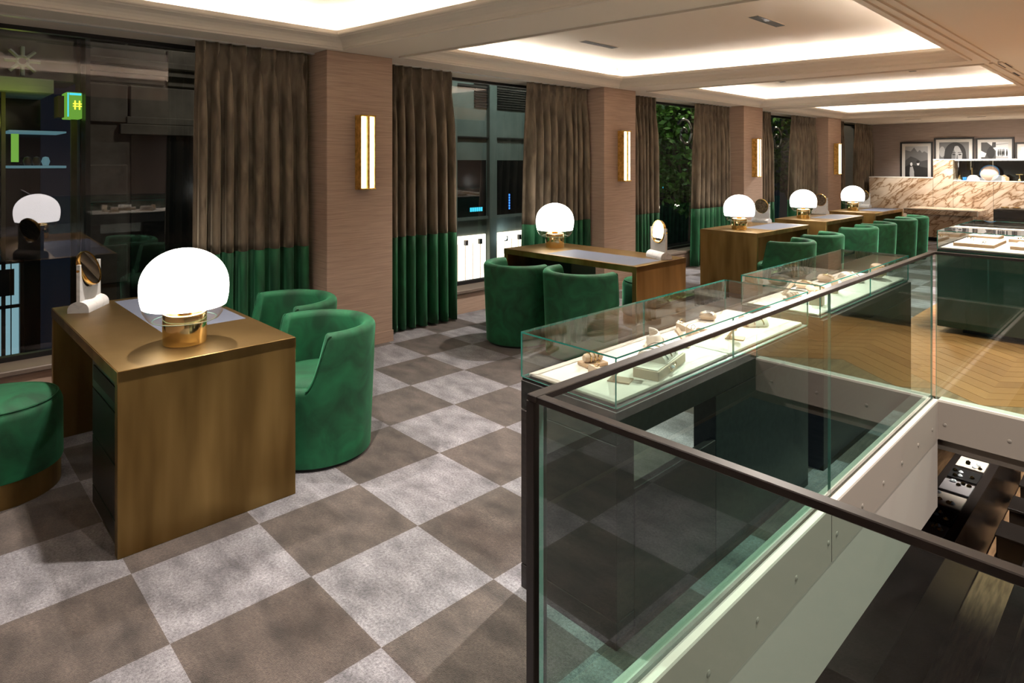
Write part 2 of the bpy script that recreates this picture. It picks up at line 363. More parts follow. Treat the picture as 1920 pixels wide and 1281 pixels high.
# ------------------------------------------------------------------ ceiling with coffers and light coves
def offs(quad, d):
    """offset a CCW quad inward by d"""
    n = len(quad); out = []
    for i in range(n):
        p0, p1, p2 = Vector(quad[i-1]), Vector(quad[i]), Vector(quad[(i+1) % n])
        e1, e2 = (p1-p0).normalized(), (p2-p1).normalized()
        n1, n2 = Vector((-e1.y, e1.x)), Vector((-e2.y, e2.x))
        bis = (n1+n2).normalized(); out.append(tuple(p1 + bis*(d/max(.2, bis.dot(n1)))))
    return out
def build_ceiling():
    ce = thing('ceiling', 'cream plaster ceiling with four glowing coffers and moulded cornices', 'ceiling', kind='structure')
    H = [offs(q, -.06) for q in TRAYS]
    xl, xr = X_PANE-.12, 4.2; b = B(); zt = Z_C+.4
    seq = [(xl, Y_NEAR)] ; left = [(xl, Y_NEAR), (H[0][0][0], Y_NEAR)]
    for q in H: left += [q[0], q[3]]
    left += [(H[-1][3][0], Y_BACK+.2), (xl, Y_BACK+.2)]
    b.prism(left, Z_C, zt)
    right = [(xr, Y_NEAR), (xr, Y_BACK+.2), (H[-1][2][0], Y_BACK+.2)]
    for q in H[::-1]: right += [q[2], q[1]]
    right += [(H[0][1][0], Y_NEAR)]
    b.prism(right, Z_C, zt)
    b.prism([(H[0][0][0], Y_NEAR), (H[0][1][0], Y_NEAR), H[0][1], H[0][0]], Z_C, zt)
    for a, c in zip(H, H[1:]): b.prism([a[3], a[2], c[1], c[0]], Z_C, zt)
    b.prism([H[-1][3], H[-1][2], (H[-1][2][0], Y_BACK+.2), (H[-1][3][0], Y_BACK+.2)], Z_C, zt)
    obj('soffit', b, 'plaster', ce)
    prof = [(-.06, Z_C), (-.012, Z_C), (-.012, Z_C-.014), (.012, Z_C-.014), (.016, Z_C-.002), (.028, Z_C), (.032, Z_C+.016), (.045, Z_C+.034), (.070, Z_C+.052), (.100, Z_C+.062), (.125, Z_C+.066), (.130, Z_C+.074), (.145, Z_C+.076), (.150, Z_C+.084), (.150, Z_C+.110), (.132, Z_C+.110), (.128, Z_C+.084), (-.05, Z_C+.084), (-.05, Z_TRAY)]
    for q in TRAYS:
        b = B(); rings = []
        for o, z in prof: rings.append([b.bm.verts.new((x, y, z)) for x, y in offs(q, o)])
        for r0, r1 in zip(rings, rings[1:]):
            for i in range(4): b.bm.faces.new((r0[i], r0[(i+1) % 4], r1[(i+1) % 4], r1[i]))
        obj('cornice', b, 'plaster_trim', ce)
        b = B(); t = offs(q, -.06); b.prism(t, Z_TRAY, Z_TRAY+.06); obj('coffer_panel', b, 'plaster', ce)
        for i in range(4):     # LED strip lying on the ledge behind the cornice lip
            a, c = Vector(offs(q, .03)[i]), Vector(offs(q, .03)[(i+1) % 4]); a2, c2 = Vector(offs(q, .05)[i]), Vector(offs(q, .05)[(i+1) % 4])
            b = B(); b.prism([tuple(a.lerp(c, .02)), tuple(a.lerp(c, .98)), tuple(a2.lerp(c2, .98)), tuple(a2.lerp(c2, .02))], Z_C+.087, Z_C+.097)
            obj('cove_light', b, 'cove_led', ce)
    b = B()   # slim double fillet along the aisle side
    for y0, y1 in ((3.62, 7.25), (7.35, 14.8)):
        b.box(-1.215, -1.185, y0, y1, Z_C-.016, Z_C+.002); b.box(-1.150, -1.120, y0, y1, Z_C-.012, Z_C+.002)
    obj('fillet', b, 'plaster_trim', ce)
build_ceiling()

def slot_light(x, y, z, L, label, aim, watt, ang=105, along='y', w=.08):
    t = thing('slot_downlight', label, 'downlight', (x, y, z), 0 if along == 'y' else PI/2, 'recessed slot downlights')
    b = B(); b.box(-w/2, w/2, -L/2, L/2, -.006, -.001); obj('slot', b, 'slot_black', t)
    b = B()
    for s in (-1, 1): b.box(s*w/2-.006, s*w/2+.006, -L/2-.006, L/2+.006, -.004, 0); b.box(-w/2, w/2, s*L/2-.006, s*L/2+.006, -.004, 0)
    obj('bezel', b, 'plaster_trim', t)
    if watt:
        d = bpy.data.lights.new('downlight_lamp', 'SPOT'); d.energy = watt; d.color = WARM; d.spot_size = math.radians(ang); d.spot_blend = .9; d.shadow_soft_size = .04
        o = bpy.data.objects.new('downlight_lamp', d); C.objects.link(o); o.parent = t; o.location = (0, 0, -.03)
        v = Vector(aim) - Vector((x, y, z)); e = v.to_track_quat('-Z', 'Y').to_euler()
        o.rotation_euler = e if along == 'y' else (v.to_track_quat('-Z', 'Y').to_matrix()).to_euler()
        if along != 'y': o.matrix_parent_inverse = Matrix.Rotation(-PI/2, 4, 'Z')
zt = Z_TRAY
for x, y, aim, w, lab in (
    (-4.0, 1.2, (-3.8, 1.0, .76), 26, 'black slot downlight over the front desk, coffer nearest the camera'),
    (-2.4, 1.3, (-2.0, 1.2, 0), 34, 'black slot downlight over the open carpet, coffer nearest the camera'),
    (-4.01, 5.05, (-3.8, 4.6, .76), 34, 'black slot downlight near the windows in the second coffer'),
    (-2.38, 5.25, (-1.5, 3.6, .8), 26, 'black slot downlight near the aisle in the second coffer'),
    (-3.98, 9.05, (-3.8, 8.6, .76), 34, 'black slot downlight near the windows in the third coffer'),
    (-2.36, 9.2, (-2.6, 8.6, 0), 36, 'black slot downlight near the aisle in the third coffer'),
    (-3.98, 12.7, (-3.8, 11.5, .76), 34, 'black slot downlight near the windows in the fourth coffer'),
    (-2.36, 12.9, (-2.6, 12, 0), 36, 'black slot downlight near the aisle in the fourth coffer')):
    slot_light(x, y, zt, .52, lab, aim, w*K_SPOT/34)
for x, y, aim, w, lab in (
    (-1.14, 7.67, (-1.0, 7.9, .8), 40, 'short black slot downlight over the far glass case'),
    (-1.15, 8.5, (-1.0, 8.6, .8), 30, 'short black slot downlight just behind the one over the far glass case'),
    (-.3, 6.2, (-.6, 6.2, 0), 28, 'slot downlight over the oak floor'),
    (-.55, 3.7, (-.9, 3.4, -.5), 60, 'slot downlight over the stair void'),
    (-3.9, 15.6, (-3.6, 16.4, .9), 24, 'thin slot downlight by the marble wall, near the windows'),
    (-2.8, 15.7, (-2.7, 16.6, .9), 24, 'thin slot downlight by the marble wall, near the cabinet'),
    (-1.8, 15.8, (-1.8, 16.6, .9), 24, 'thin slot downlight by the marble wall, far right')):
    slot_light(x, y, Z_C, .36 if x > -1.2 else .30, lab, aim, w*K_SPOT/34, along='y' if x > -1.2 else 'x', w=.06 if x > -1.2 else .04)

for x, y, lab in ((1.6, 1.5, 'added fill downlight in the unseen right part of the room, near the camera'), (2.2, 5.0, 'added fill downlight in the unseen right part of the room, beside the void'), (2.2, 8.5, 'added fill downlight in the unseen right part of the room, beside the far case'), (1.8, 12.5, 'added fill downlight in the unseen right part of the room, furthest back')):  # fill lamps added out of view, their bounce brightens the ceiling
    slot_light(x, y, Z_C, .36, lab, (x+.1, y, 0), 500, ang=150, w=.06)
def aimed(x, y, z, aim, watt, ang):     # narrow lamp heads inside the slots
    d = bpy.data.lights.new('case_spot', 'SPOT'); d.energy = watt; d.color = NEUTRAL; d.spot_size = math.radians(ang); d.spot_blend = .6; d.shadow_soft_size = .02
    o = bpy.data.objects.new('case_spot', d); C.objects.link(o); o.location = (x, y, z-.03); o.rotation_euler = (Vector(aim)-Vector((x, y, z))).to_track_quat('-Z', 'Y').to_euler()
aimed(-2.38, 5.05, zt, (-1.49, 2.2, .8), 470, 22); aimed(-2.38, 5.15, zt, (-1.49, 2.9, .8), 470, 22)
aimed(-2.38, 5.25, zt, (-1.49, 3.8, .8), 340, 24); aimed(-2.38, 5.40, zt, (-1.49, 4.6, .8), 340, 24)
aimed(-1.14, 7.67, Z_C, (-1.1, 7.7, .8), 160, 40)

# ------------------------------------------------------------------ walls, columns, windows
wl = B(); wl.box(X_PANE-.12, X_LOW, Y_NEAR, Y_BACK+.2, -.012, .215); wall_left = obj('wall_left', wl, 'grasscloth')
tag(wall_left, 'window wall with low spandrel and four grasscloth columns', 'wall', kind='structure')
for y0, y1 in COLS:
    b = B(); b.box(X_PANE-.12, X_COL, y0, y1, -.005, Z_C, bev=.004); obj('column', b, 'grasscloth', wall_left)
    b = B(); b.box(X_COL-.005, X_COL+.006, y0-.006, y1+.006, 0, .10); obj('baseboard', b, 'grasscloth', wall_left)
BAYS = [(Y_NEAR, COLS[0][0]), (COLS[0][1], COLS[1][0]), (COLS[1][1], COLS[2][0]), (COLS[2][1], COLS[3][0]), (COLS[3][1], Y_BACK)]
for k, (y0, y1) in enumerate(BAYS):
    o = thing('window_%d' % (k+1), 'tall dark night window, bay %d from the camera' % (k+1) if k else 'widest night window, nearest the camera beside the front desk', 'window', kind='structure')
    b = B(); b.box(X_PANE-.06, X_LOW+.03, y0, y1, .215, .25, bev=.006); obj('sill', b, 'sill_paint', o)
    b = B(); b.box(X_PANE-.03, X_PANE+.03, y0, y1, .25, .285); b.box(X_PANE-.03, X_PANE+.03, y0, y1, Z_C-.03, Z_C)
    b.box(X_PANE-.03, X_PANE+.03, y0, y0+.04, .285, Z_C-.03); b.box(X_PANE-.03, X_PANE+.03, y1-.04, y1, .285, Z_C-.03)
    obj('window_frame', b, 'frame_dark', o)
    b = B(); b.prism([(X_PANE-.031, .285), (X_PANE-.019, .285), (X_PANE+.028, Z_C-.03), (X_PANE+.016, Z_C-.03)], y0+.04, y1-.04, 'y'); obj('pane', b, 'window_glass', o)   # old sash, leans in a little
    b = B(); b.box(X_CUR-.02, X_CUR+.02, y0, y1, Z_C-.012, Z_C); obj('curtain_track', b, 'track_white', o)
b = B(); b.box(-5.8, 4.4, Y_BACK, Y_BACK+.15, -.012, Z_C); wb = obj('wall_back', b, 'grasscloth_grey'); tag(wb, 'grey brown fabric wall behind the marble counter', 'wall', kind='structure')
b = B(); b.box(4.2, 4.35, Y_NEAR, Y_BACK, -.012, Z_C); o = obj('wall_right', b, 'brown_panel'); tag(o, 'plain wall on the far right of the room', 'wall', kind='structure')
b = B(); b.box(-5.7, 4.4, Y_NEAR-.15, Y_NEAR, -.012, Z_C); o = obj('wall_front', b, 'grasscloth'); tag(o, 'plain wall behind the camera', 'wall', kind='structure')

# ------------------------------------------------------------------ stair void: fascias, glass balustrades, lower storey
def fascia(name, lab, x0, x1, y0, y1, axis, side, drop=True):
    o = thing(name, lab, 'fascia', kind='structure')
    b = B(); b.box(x0, x1, y0, y1, -.26, -.008); obj('fascia_board', b, 'fascia', o)
    b = B(); b.box(x0, x1, y0, y1, -.008, .006); obj('edge_strip', b, 'edge_cream', o)
    return o
f1 = fascia('trim_1', 'cream fascia board with screws edging the stair void on the carpet side', VX0-.085, VX0, VY0-.0, VY1, 'y', 1)
b = B(); b.box(VX0-.05, VX0-.004, VY0, VY1, -.72, -.264); obj('lower_panel', b, 'fascia_low', f1)
b = B(); b.box(VX0-.001, VX0+.001, 3.128, 3.132, -.26, -.008); obj('joint', b, 'slot_black', f1)
sb = B(); sb.lathe([(0, .004), (.008, .004), (.012, .002), (.012, -.002)], 14); sb.lathe([(0, .0045), (.004, .0045), (.004, .003)], 6); scr = sb.mesh('screw', 'screw_paint', True)
for y in (1.64, 2.00, 2.37, 2.73, 3.09, 3.195, 3.55, 3.89, 4.23, 4.57, 4.90):
    o = link('screw', scr, f1, (VX0, y, -.155)); o.rotation_euler = (0, PI/2, 0)
f2 = fascia('trim_2', 'cream fascia board across the far end of the stair void', VX0, VX1, VY1, VY1+.085, 'x', -1)
for x in (-1.075, -.73, -.38, -.03):
    o = link('screw', scr, f2, (x, VY1, -.155)); o.rotation_euler = (PI/2, 0, 0)
f3 = fascia('trim_3', 'dark stone fascia on the right of the stair void', VX1, VX1+.085, VY0, VY1, 'y', -1)
for ch in f3.children: ch.data.materials[0] = M['dark_stone']
f4 = fascia('trim_4', 'cream fascia board at the near end of the stair void', VX0, VX1, VY0-.085, VY0, 'x', 1)

def glass_sheet(name, parent, x0, x1, y0, y1, z0, z1, mat='rail_glass', edge='glass_edge_pale'):
    b = B(); b.box(x0, x1, y0, y1, z0, z1); me = b.mesh(name, [mat, edge])
    d = [x1-x0, y1-y0, z1-z0]; ax = d.index(min(d))
    for p in me.polygons:
        if abs(p.normal[ax]) < .5: p.material_index = 1
    return link(name, me, parent)
ZR = .985
r1 = thing('glass_balustrade', 'long clear glass balustrade beside the glass display cases, with dark cap rail', 'balustrade')
gx0, gx1 = VX0-.042, VX0-.030
glass_sheet('glass_panel', r1, gx0, gx1, VY0+.02, 3.197, .0, ZR); glass_sheet('glass_panel', r1, gx0, gx1, 3.201, VY1-.01, 0, ZR)
b = B(); b.box(gx0-.012, gx1+.012, VY0-.03, VY1+.02, ZR, ZR+.018, bev=.002); obj('cap_rail', b, 'rail_cap', r1)
b = B(); b.box(gx0-.018, gx1-.001, VY0-.028, VY0+.012, -.2, ZR, bev=.002); obj('corner_post', b, 'rail_cap', r1)
b = B(); b.box(gx0-.006, gx1+.006, VY0, VY1, .0, .014); obj('base_channel', b, 'steel', r1)
r2 = thing('glass_balustrade', 'glass balustrade crossing the bottom right corner, nearest the camera', 'balustrade')
glass_sheet('glass_panel', r2, gx1+.014, VX1, VY0-.024, VY0-.008, 0, ZR)
b = B(); b.box(gx1+.0125, VX1, VY0-.030, VY0-.002, ZR, ZR+.018, bev=.002); obj('cap_rail', b, 'rail_cap', r2)
r3 = thing('glass_balustrade', 'far glass balustrade in front of the green glass case', 'balustrade')
glass_sheet('glass_panel', r3, gx1+.014, VX1, VY1+.008, VY1+.024, 0, ZR)
b = B(); b.box(gx1+.0125, VX1, VY1+.002, VY1+.030, ZR, ZR+.018, bev=.002); obj('cap_rail', b, 'rail_cap', r3)
ZL = -3.2
b = B(); b.box(-4.5, 1.6, 0, 15, ZL-.05, ZL); o = obj('floor_lower', b, 'oak_far'); tag(o, 'wooden floor of the storey below', 'floor', kind='structure')
b = B(); b.box(-4.5, VX0-.09, 0, 15, -.36, -.245); b.box(VX0-.09, VX1+.09, VY1+.09, 15, -.36, -.245); b.box(VX1+.09, 1.6, 0, 15, -.36, -.245); o = obj('ceiling_lower', b, 'fascia'); tag(o, 'ceiling of the storey below', 'ceiling', kind='structure')
b = B(); b.box(-4.6, -4.5, 0, 15, ZL, -.3); b.box(-4.5, 1.6, 15, 15.1, ZL, -.3); o = obj('wall_lower', b, 'brown_panel'); tag(o, 'brown wall of the storey below', 'wall', kind='structure')
def low_counter(x0, x1, y0, y1, z1, lab, mat='lower_dark'):
    t = thing('lower_counter', lab, 'counter', (0, 0, 0))
    b = B(); b.box(x0, x1, y0, y1, ZL+.06, z1-.03, bev=.006); obj('body', b, mat, t)
    b = B(); b.box(x0-.015, x1+.015, y0-.015, y1+.015, z1-.03, z1, bev=.004); obj('counter_top', b, 'lower_dark', t)
    b = B(); b.box(x0+.04, x1-.04, y0+.04, y1-.04, ZL, ZL+.06); obj('plinth', b, 'slot_black', t)
low_counter(-2.05, -1.60, 5.2, 12.0, -2.31, 'long black jewel counter on the storey below, under the fascia')
low_counter(-1.20, -1.08, 3.0, 13.0, -2.95, 'narrow black rail table on the storey below, right strip')
for k, yy in enumerate((9.5, 10.35, 11.2, 12.05)):
    low_counter(-1.50, -1.22, yy, yy+.42, -2.86, 'black leather bench cube on the storey below, ' + ('nearest', 'second', 'third', 'furthest')[k] + ' of its row')
low_counter(-2.9, -2.2, 4.2, 6.6, -2.2, 'brown cabinet on the storey below, under the cream panel', 'brown_panel')
random.seed(5)
for k in range(7):
    y = 7.9+.42*k
    t = thing('jewel_tray', ['black jewel tray', 'cream jewel tray', 'grey jewel tray'][(k+2) % 3] + (' nearest on', ' second on', ' third on', ' fourth on', ' fifth on', ' sixth on', ' furthest on')[k] + ' the black counter downstairs', 'tray', (-1.83, y, -2.31), 0, 'jewel trays on the counter downstairs')
    b = B(); b.box(-.15, .15, -.17, .17, 0, .02, bev=.004); obj('tray', b, ('grey_tray', 'jewel_black', 'cream_pad')[k % 3], t)
    for q in range(5):
        b = B(); x, yy = random.uniform(-.11, .11), random.uniform(-.13, .13); b.lathe([(.0, .055), (.018, .045), (.028, .03), (.012, .02)], 6, (x, yy, 0)); obj('jewel', b, 'gem' if q % 2 else 'gold', t)
for x, y, e in ((-1.3, 9.8, 230), (-1.1, 12.0, 330), (-2.6, 5.4, 110)):  # fill lamps added for the storey below, no fixtures
    d = bpy.data.lights.new('lower_fill_spot', 'SPOT'); d.energy = e; d.color = WARM; d.spot_size = math.radians(70); d.spot_blend = .8; d.shadow_soft_size = .08
    o = bpy.data.objects.new('lower_fill_spot', d); C.objects.link(o); o.location = (x, y, -.40)

# ------------------------------------------------------------------ desks
def make_desk(name, L, D, label, group, pedestal):
    """local: x along the length (centred), y depth (centred); sitters' side at +y"""
    t = thing(name, label, 'desk', group=group); H = .76; th = .05
    b = B(); b.box(-L/2, L/2, -D/2, D/2, H-th, H, bev=.0025); obj('desk_top', b, 'brass_top', t, True)
    for s in (-1, 1):
        b = B(); x = s*(L/2-.0225); b.box(x-.0225, x+.0225, -D/2, D/2, 0, H-th, bev=.002); obj('side_panel', b, 'brass_aged', t, True)
    b = B(); b.box(-L/2, L/2, -D/2-.0015, D/2+.0015, H-th-.002, H-.003); obj('edge_band', b, 'brass_aged', t)
    b = B(); b.box(-.73, .25, -.07, .345, H-.002, H+.0003); obj('writing_mat', b, 'mat_leather', t)
    x0, x1 = pedestal
    ped = obj('drawer_pedestal', B().box(x0, x1, -D/2+.035, .03, .0, H-th, bev=.002), 'black_satin', t)
    b = B(); b.box(x0+.01, x1-.01, -D/2+.018, -D/2+.036, .555, .685, bev=.002); obj('slot_drawer', b, 'drawer_front', ped)
    b = B(); b.box(x0+.05, x1-.05, -D/2+.014, -D/2+.020, .60, .665); obj('pull_slot', b, 'slot_black', ped)
    for z0, z1 in ((.335, .55), (.10, .33), (.01, .095)):
        b = B(); b.box(x0+.01, x1-.01, -D/2+.018, -D/2+.036, z0, z1, bev=.002); obj('drawer', b, 'drawer_front', ped)
    return t
G_DESK = 'brass client desks along the windows'
desk1 = make_desk('brass_desk', 1.58, .75, 'bronze brass desk nearest the camera, drawers facing left', G_DESK, (.21, .745))
desk1.location = (-3.742, .997, 0)
desk2 = dup(desk1, (-3.825, 4.68, 0), PI, 'bronze brass desk behind two green tub chairs, second from the camera', G_DESK)
desk3 = dup(desk1, (-3.865, 8.20, 0), -PI/2, 'bronze brass desk in the middle of the row, third from the camera', G_DESK)
desk4 = dup(desk1, (-3.875, 10.42, 0), -PI/2, 'bronze brass desk fourth from the camera', G_DESK)
desk5 = dup(desk1, (-3.90, 12.66, 0), -PI/2, 'bronze brass desk furthest from the camera, before the marble bench', G_DESK)

# ------------------------------------------------------------------ table lamps
def make_lamp(label, group):
    t = thing('table_lamp', label, 'lamp', group=group)
    pr = [(.0, 0), (.092, 0), (.094, .004), (.094, .136), (.091, .142), (.082, .142), (.080, .136), (.080, .03), (0, .03)]
    b = B(); b.lathe(pr, 48); obj('lamp_base', b, 'gold', t, True)
    b = B(); b.lathe([(0, .03), (.022, .03), (.022, .10), (.030, .125), (.030, .171), (0, .171)], 20); obj('stem', b, 'gold_rim', t, True)
    def R(z):   # profile of the globe
        zc = .263
        if z >= zc: u = (z-zc)/.180; return .194*math.sqrt(max(0, 1-u**2.15))
        u = (zc-z)/.151; return .194*math.sqrt(max(0, 1-.42*u**2.4))
    b = B(); n = 22; prof = [(0.0, .172), (R(.172)-.006, .172)]
    for i in range(n+1):
        a = i/n; z = .174 + (.443-.174)*math.sin(a*PI/2); prof.append((R(z)-.003, z))
    b.lathe(prof, 48); obj('opal_globe', b, 'opal', t, True)
    b = B(); prof = []
    for i in range(9): z = .174 - (.174-.114)*i/8; prof.append((R(z), z))
    prof += [(R(.114)-.012, .109), (R(.114)-.022, .110)]
    b.lathe(prof, 48); obj('glass_bowl', b, 'bowl_glass', t, True)
    b = B(); rr = R(.114)-.014; b.tube([(rr*math.cos(2*PI*i/48), rr*math.sin(2*PI*i/48), .110) for i in range(48)], .002, 6, closed=True); obj('bowl_rim', b, 'glass_edge_pale', t, True)
    return t
G_LAMP = 'opal globe table lamps'
lamp1 = make_lamp('large white globe lamp on the front desk, gold base', G_LAMP); lamp1.location = (-3.225, .955, .7605)
dup(lamp1, (-4.335, 4.745, .7605), .3, 'white globe lamp on the second desk beside the curtain', G_LAMP)
dup(lamp1, (-3.871, 7.728, .7605), .3, 'white globe lamp on the third desk from the camera', G_LAMP)
dup(lamp1, (-3.97, 10.0, .7605), .3, 'white globe lamp on the fourth desk from the camera', G_LAMP)
dup(lamp1, (-4.03, 12.35, .7605), .3, 'white globe lamp on the furthest desk, before the marble', G_LAMP)

# ------------------------------------------------------------------ table mirrors
def make_mirror(label, group, tilt):
    """local: bar along x, mirror faces -y"""
    t = thing('table_mirror', label, 'mirror', group=group)
    poly = [(-.055, 0), (.055, 0)] + [(.055*math.cos(PI*i/12), .018+.045*math.sin(PI*i/12)) for i in range(13)]
    b = B(); b.prism(poly, -.125, .125, 'x'); obj('marble_foot', b, 'marble_white', t, True)
    n = 20; R = .108; zc = .235
    pts = [(-.118, .03), (.118, .03), (.118, .25), (.106, .25)] + [(R*math.cos(-i*PI/n), zc+R*math.sin(-i*PI/n)) for i in range(1, n)] + [(-.106, .25), (-.118, .25)]
    b = B()
    # plate with a round notch, built as two mirrored strips so that faces stay convex
    for s in (-1, 1):
        for i in range(n//2):
            a0, a1 = -PI/2 + s*i*PI/n, -PI/2 + s*(i+1)*PI/n
            p0, p1 = (R*math.cos(a0), zc+R*math.sin(a0)), (R*math.cos(a1), zc+R*math.sin(a1))
            q = [(p0[0], .03), (p1[0], .03), p1, p0]
            if s < 0: q = q[::-1]
            b.prism(q, -.009, .009, 'y')
        q = [(s*R, .03), (s*.124, .03), (s*.124, .27), (s*R, .27)]
        b.prism(q if s > 0 else q[::-1], -.009, .009, 'y')
    obj('marble_upright', b, 'marble_white', t)
    Mx = Matrix.Translation((0, 0, zc)) @ Matrix.Rotation(tilt, 4, 'X') @ Matrix.Rotation(PI/2, 4, 'X')
    b = B(); b.lathe([(.096, -.012), (.101, -.012), (.103, -.006), (.103, .006), (.101, .012), (.096, .012)], 40); b.xform(Mx); rim = obj('gold_rim', b, 'gold_rim', t, True)
    b = B(); b.disc((0, 0, .008), .0965, 40); b.xform(Mx); obj('mirror_glass', b, 'mirror_face', t)
    b = B(); b.disc((0, 0, -.008), .0965, 40); b.xform(Mx); obj('stone_back', b, 'agate', t)
    for s in (-1, 1):
        b = B(); b.tube([(s*.098, 0, zc), (s*.130, 0, zc)], .007, 10); obj('pivot', b, 'gold_rim', t, True)
    return t
G_MIR = 'round table mirrors on marble stands'
mir1 = make_mirror('round gold mirror on white marble stand, on the front desk', G_MIR, -.35)
mir1.location = (-4.36, .775, .7605); mir1.rotation_euler.z = math.radians(146)
mir2 = make_mirror('round mirror glaring with lamp light on the second desk', G_MIR, -.10)
mir2.location = (-3.19, 4.86, .7605); mir2.rotation_euler.z = math.radians(-25)
mir3 = make_mirror('stone backed round mirror on the third desk', G_MIR, -.12)
mir3.location = (-4.10, 8.86, .7605); mir3.rotation_euler.z = PI+math.radians(-6)
dup(mir3, (-4.12, 11.08, .7605), PI+math.radians(-8), 'stone backed round mirror on the fourth desk', G_MIR)
dup(mir3, (-4.15, 13.30, .7605), PI+math.radians(-8), 'round mirror half hidden behind the furthest globe lamp', G_MIR)

# ------------------------------------------------------------------ tub chairs and stools
def make_chair(label, group):
    """local: opening faces -y"""
    t = thing('tub_chair', label, 'chair', group=group)
    TH = .072; HB, HS = .715, .435
    def smooth(u): u = max(0, min(1, u)); return u*u*(3-2*u)
    def height(a):   # a = angle from the back, 0..pi
        d = abs(math.degrees(a))
        u = max(0, min(1, (d-102)/22.)); return HS + (HB-HS)*(1-u)**2.4*(1 + 1.2*u) if u > 0 else HB
    N = 144
    prof_n = 18
    b = B()
    def P(u, v):
        a = (u-.5)*2*PI; h = height(a); open_f = (h-HS)/(HB-HS)
        th = TH
        # profile: outer wall bottom -> top -> rounded rim -> inner wall down to the seat
        k = v*prof_n
        rr = th/2
        if k <= 6: z = .02 + (h-rr-.02)*(k/6); r = .298+.030*(z/.73)
        elif k <= 14:
            ang = PI*(k-6)/8; r0 = .298+.030*((h-rr)/.73); r = r0 - rr + rr*math.cos(ang); z = h-rr+rr*math.sin(ang)
        else:
            z0 = h-rr; z = z0 + (.36-z0)*((k-14)/4); r = (.298+.030*((h-rr)/.73)) - th
        return (r*math.sin(a), r*math.cos(a), z)
    b.grid(P, N, prof_n, closed_u=True); obj('shell', b, 'velvet_green', t, 'all')
    b = B(); b.lathe([(0, .455), (.16, .452), (.215, .440), (.240, .418), (.246, .385), (.246, .33)], 48); obj('seat', b, 'velvet_green', t, 'all')
    b = B(); b.lathe([(0, 0), (.282, 0), (.282, .022), (0, .022)], 40); obj('plinth', b, 'slot_black', t)
    # piping along the two arm fronts
    for s in (-1, 1):
        pts = []
        for i in range(14):
            a = s*math.radians(99+1.8*i); h = height(a); r = .298+.030*(h/.73)-.004
            pts.append((r*math.sin(a), r*math.cos(a), h-.012))
        b = B(); b.tube(pts, .0045, 6); obj('piping', b, 'velvet_green', t, True)
    return t
G_CH = 'green velvet tub chairs'
ch1 = make_chair('green velvet tub chair nearest the camera, beside the front desk', G_CH)
ch1.location = (-3.345, 1.675, 0); ch1.rotation_euler.z = math.radians(-4)
for loc, rz, lab in (
    ((-4.06, 1.82, 0), -2, 'green velvet tub chair behind the front desk, in front of the curtain'),
    ((-4.13, 4.045, 0), 176, 'green velvet tub chair at the second desk, seen from behind on the left'),
    ((-3.47, 4.13, 0), 182, 'green velvet tub chair at the second desk, right behind the glass case corner'),
    ((-3.16, 7.46, 0), 268, 'green velvet tub chair at the third desk, nearer the camera'),
    ((-3.19, 8.44, 0), 272, 'green velvet tub chair at the third desk, further one'),
    ((-3.19, 9.77, 0), 270, 'green velvet tub chair at the fourth desk, nearer the camera'),
    ((-3.19, 10.60, 0), 270, 'green velvet tub chair at the fourth desk, further one'),
    ((-3.19, 11.70, 0), 270, 'green velvet tub chair at the furthest desk, nearer the camera'),
    ((-3.19, 12.37, 0), 270, 'green velvet tub chair at the furthest desk, last in the row')):
    dup(ch1, loc, math.radians(rz), lab, G_CH)
def make_stool(label, group):
    t = thing('round_stool', label, 'stool', group=group)
    b = B(); b.lathe([(0, .480), (.10, .478), (.18, .468), (.235, .450), (.262, .425), (.270, .400), (.272, .13), (.268, .118), (0, .118)], 48); obj('cushion', b, 'velvet_green', t, True)
    b = B(); b.tube([(.250*math.cos(2*PI*i/48), .250*math.sin(2*PI*i/48), .442) for i in range(48)], .005, 6, closed=True); obj('piping', b, 'velvet_green', t, True)
    b = B(); b.lathe([(0, 0), (.262, 0), (.262, .118), (0, .118)], 48); obj('brass_band', b, 'brass_aged', t, True)
    return t
st1 = make_stool('round green velvet stool with brass band, left of the front desk', 'green stools'); st1.location = (-4.00, .325, 0)
dup(st1, (-3.62, 5.36, 0), 0, 'round green velvet stool glimpsed under the second desk', 'green stools')

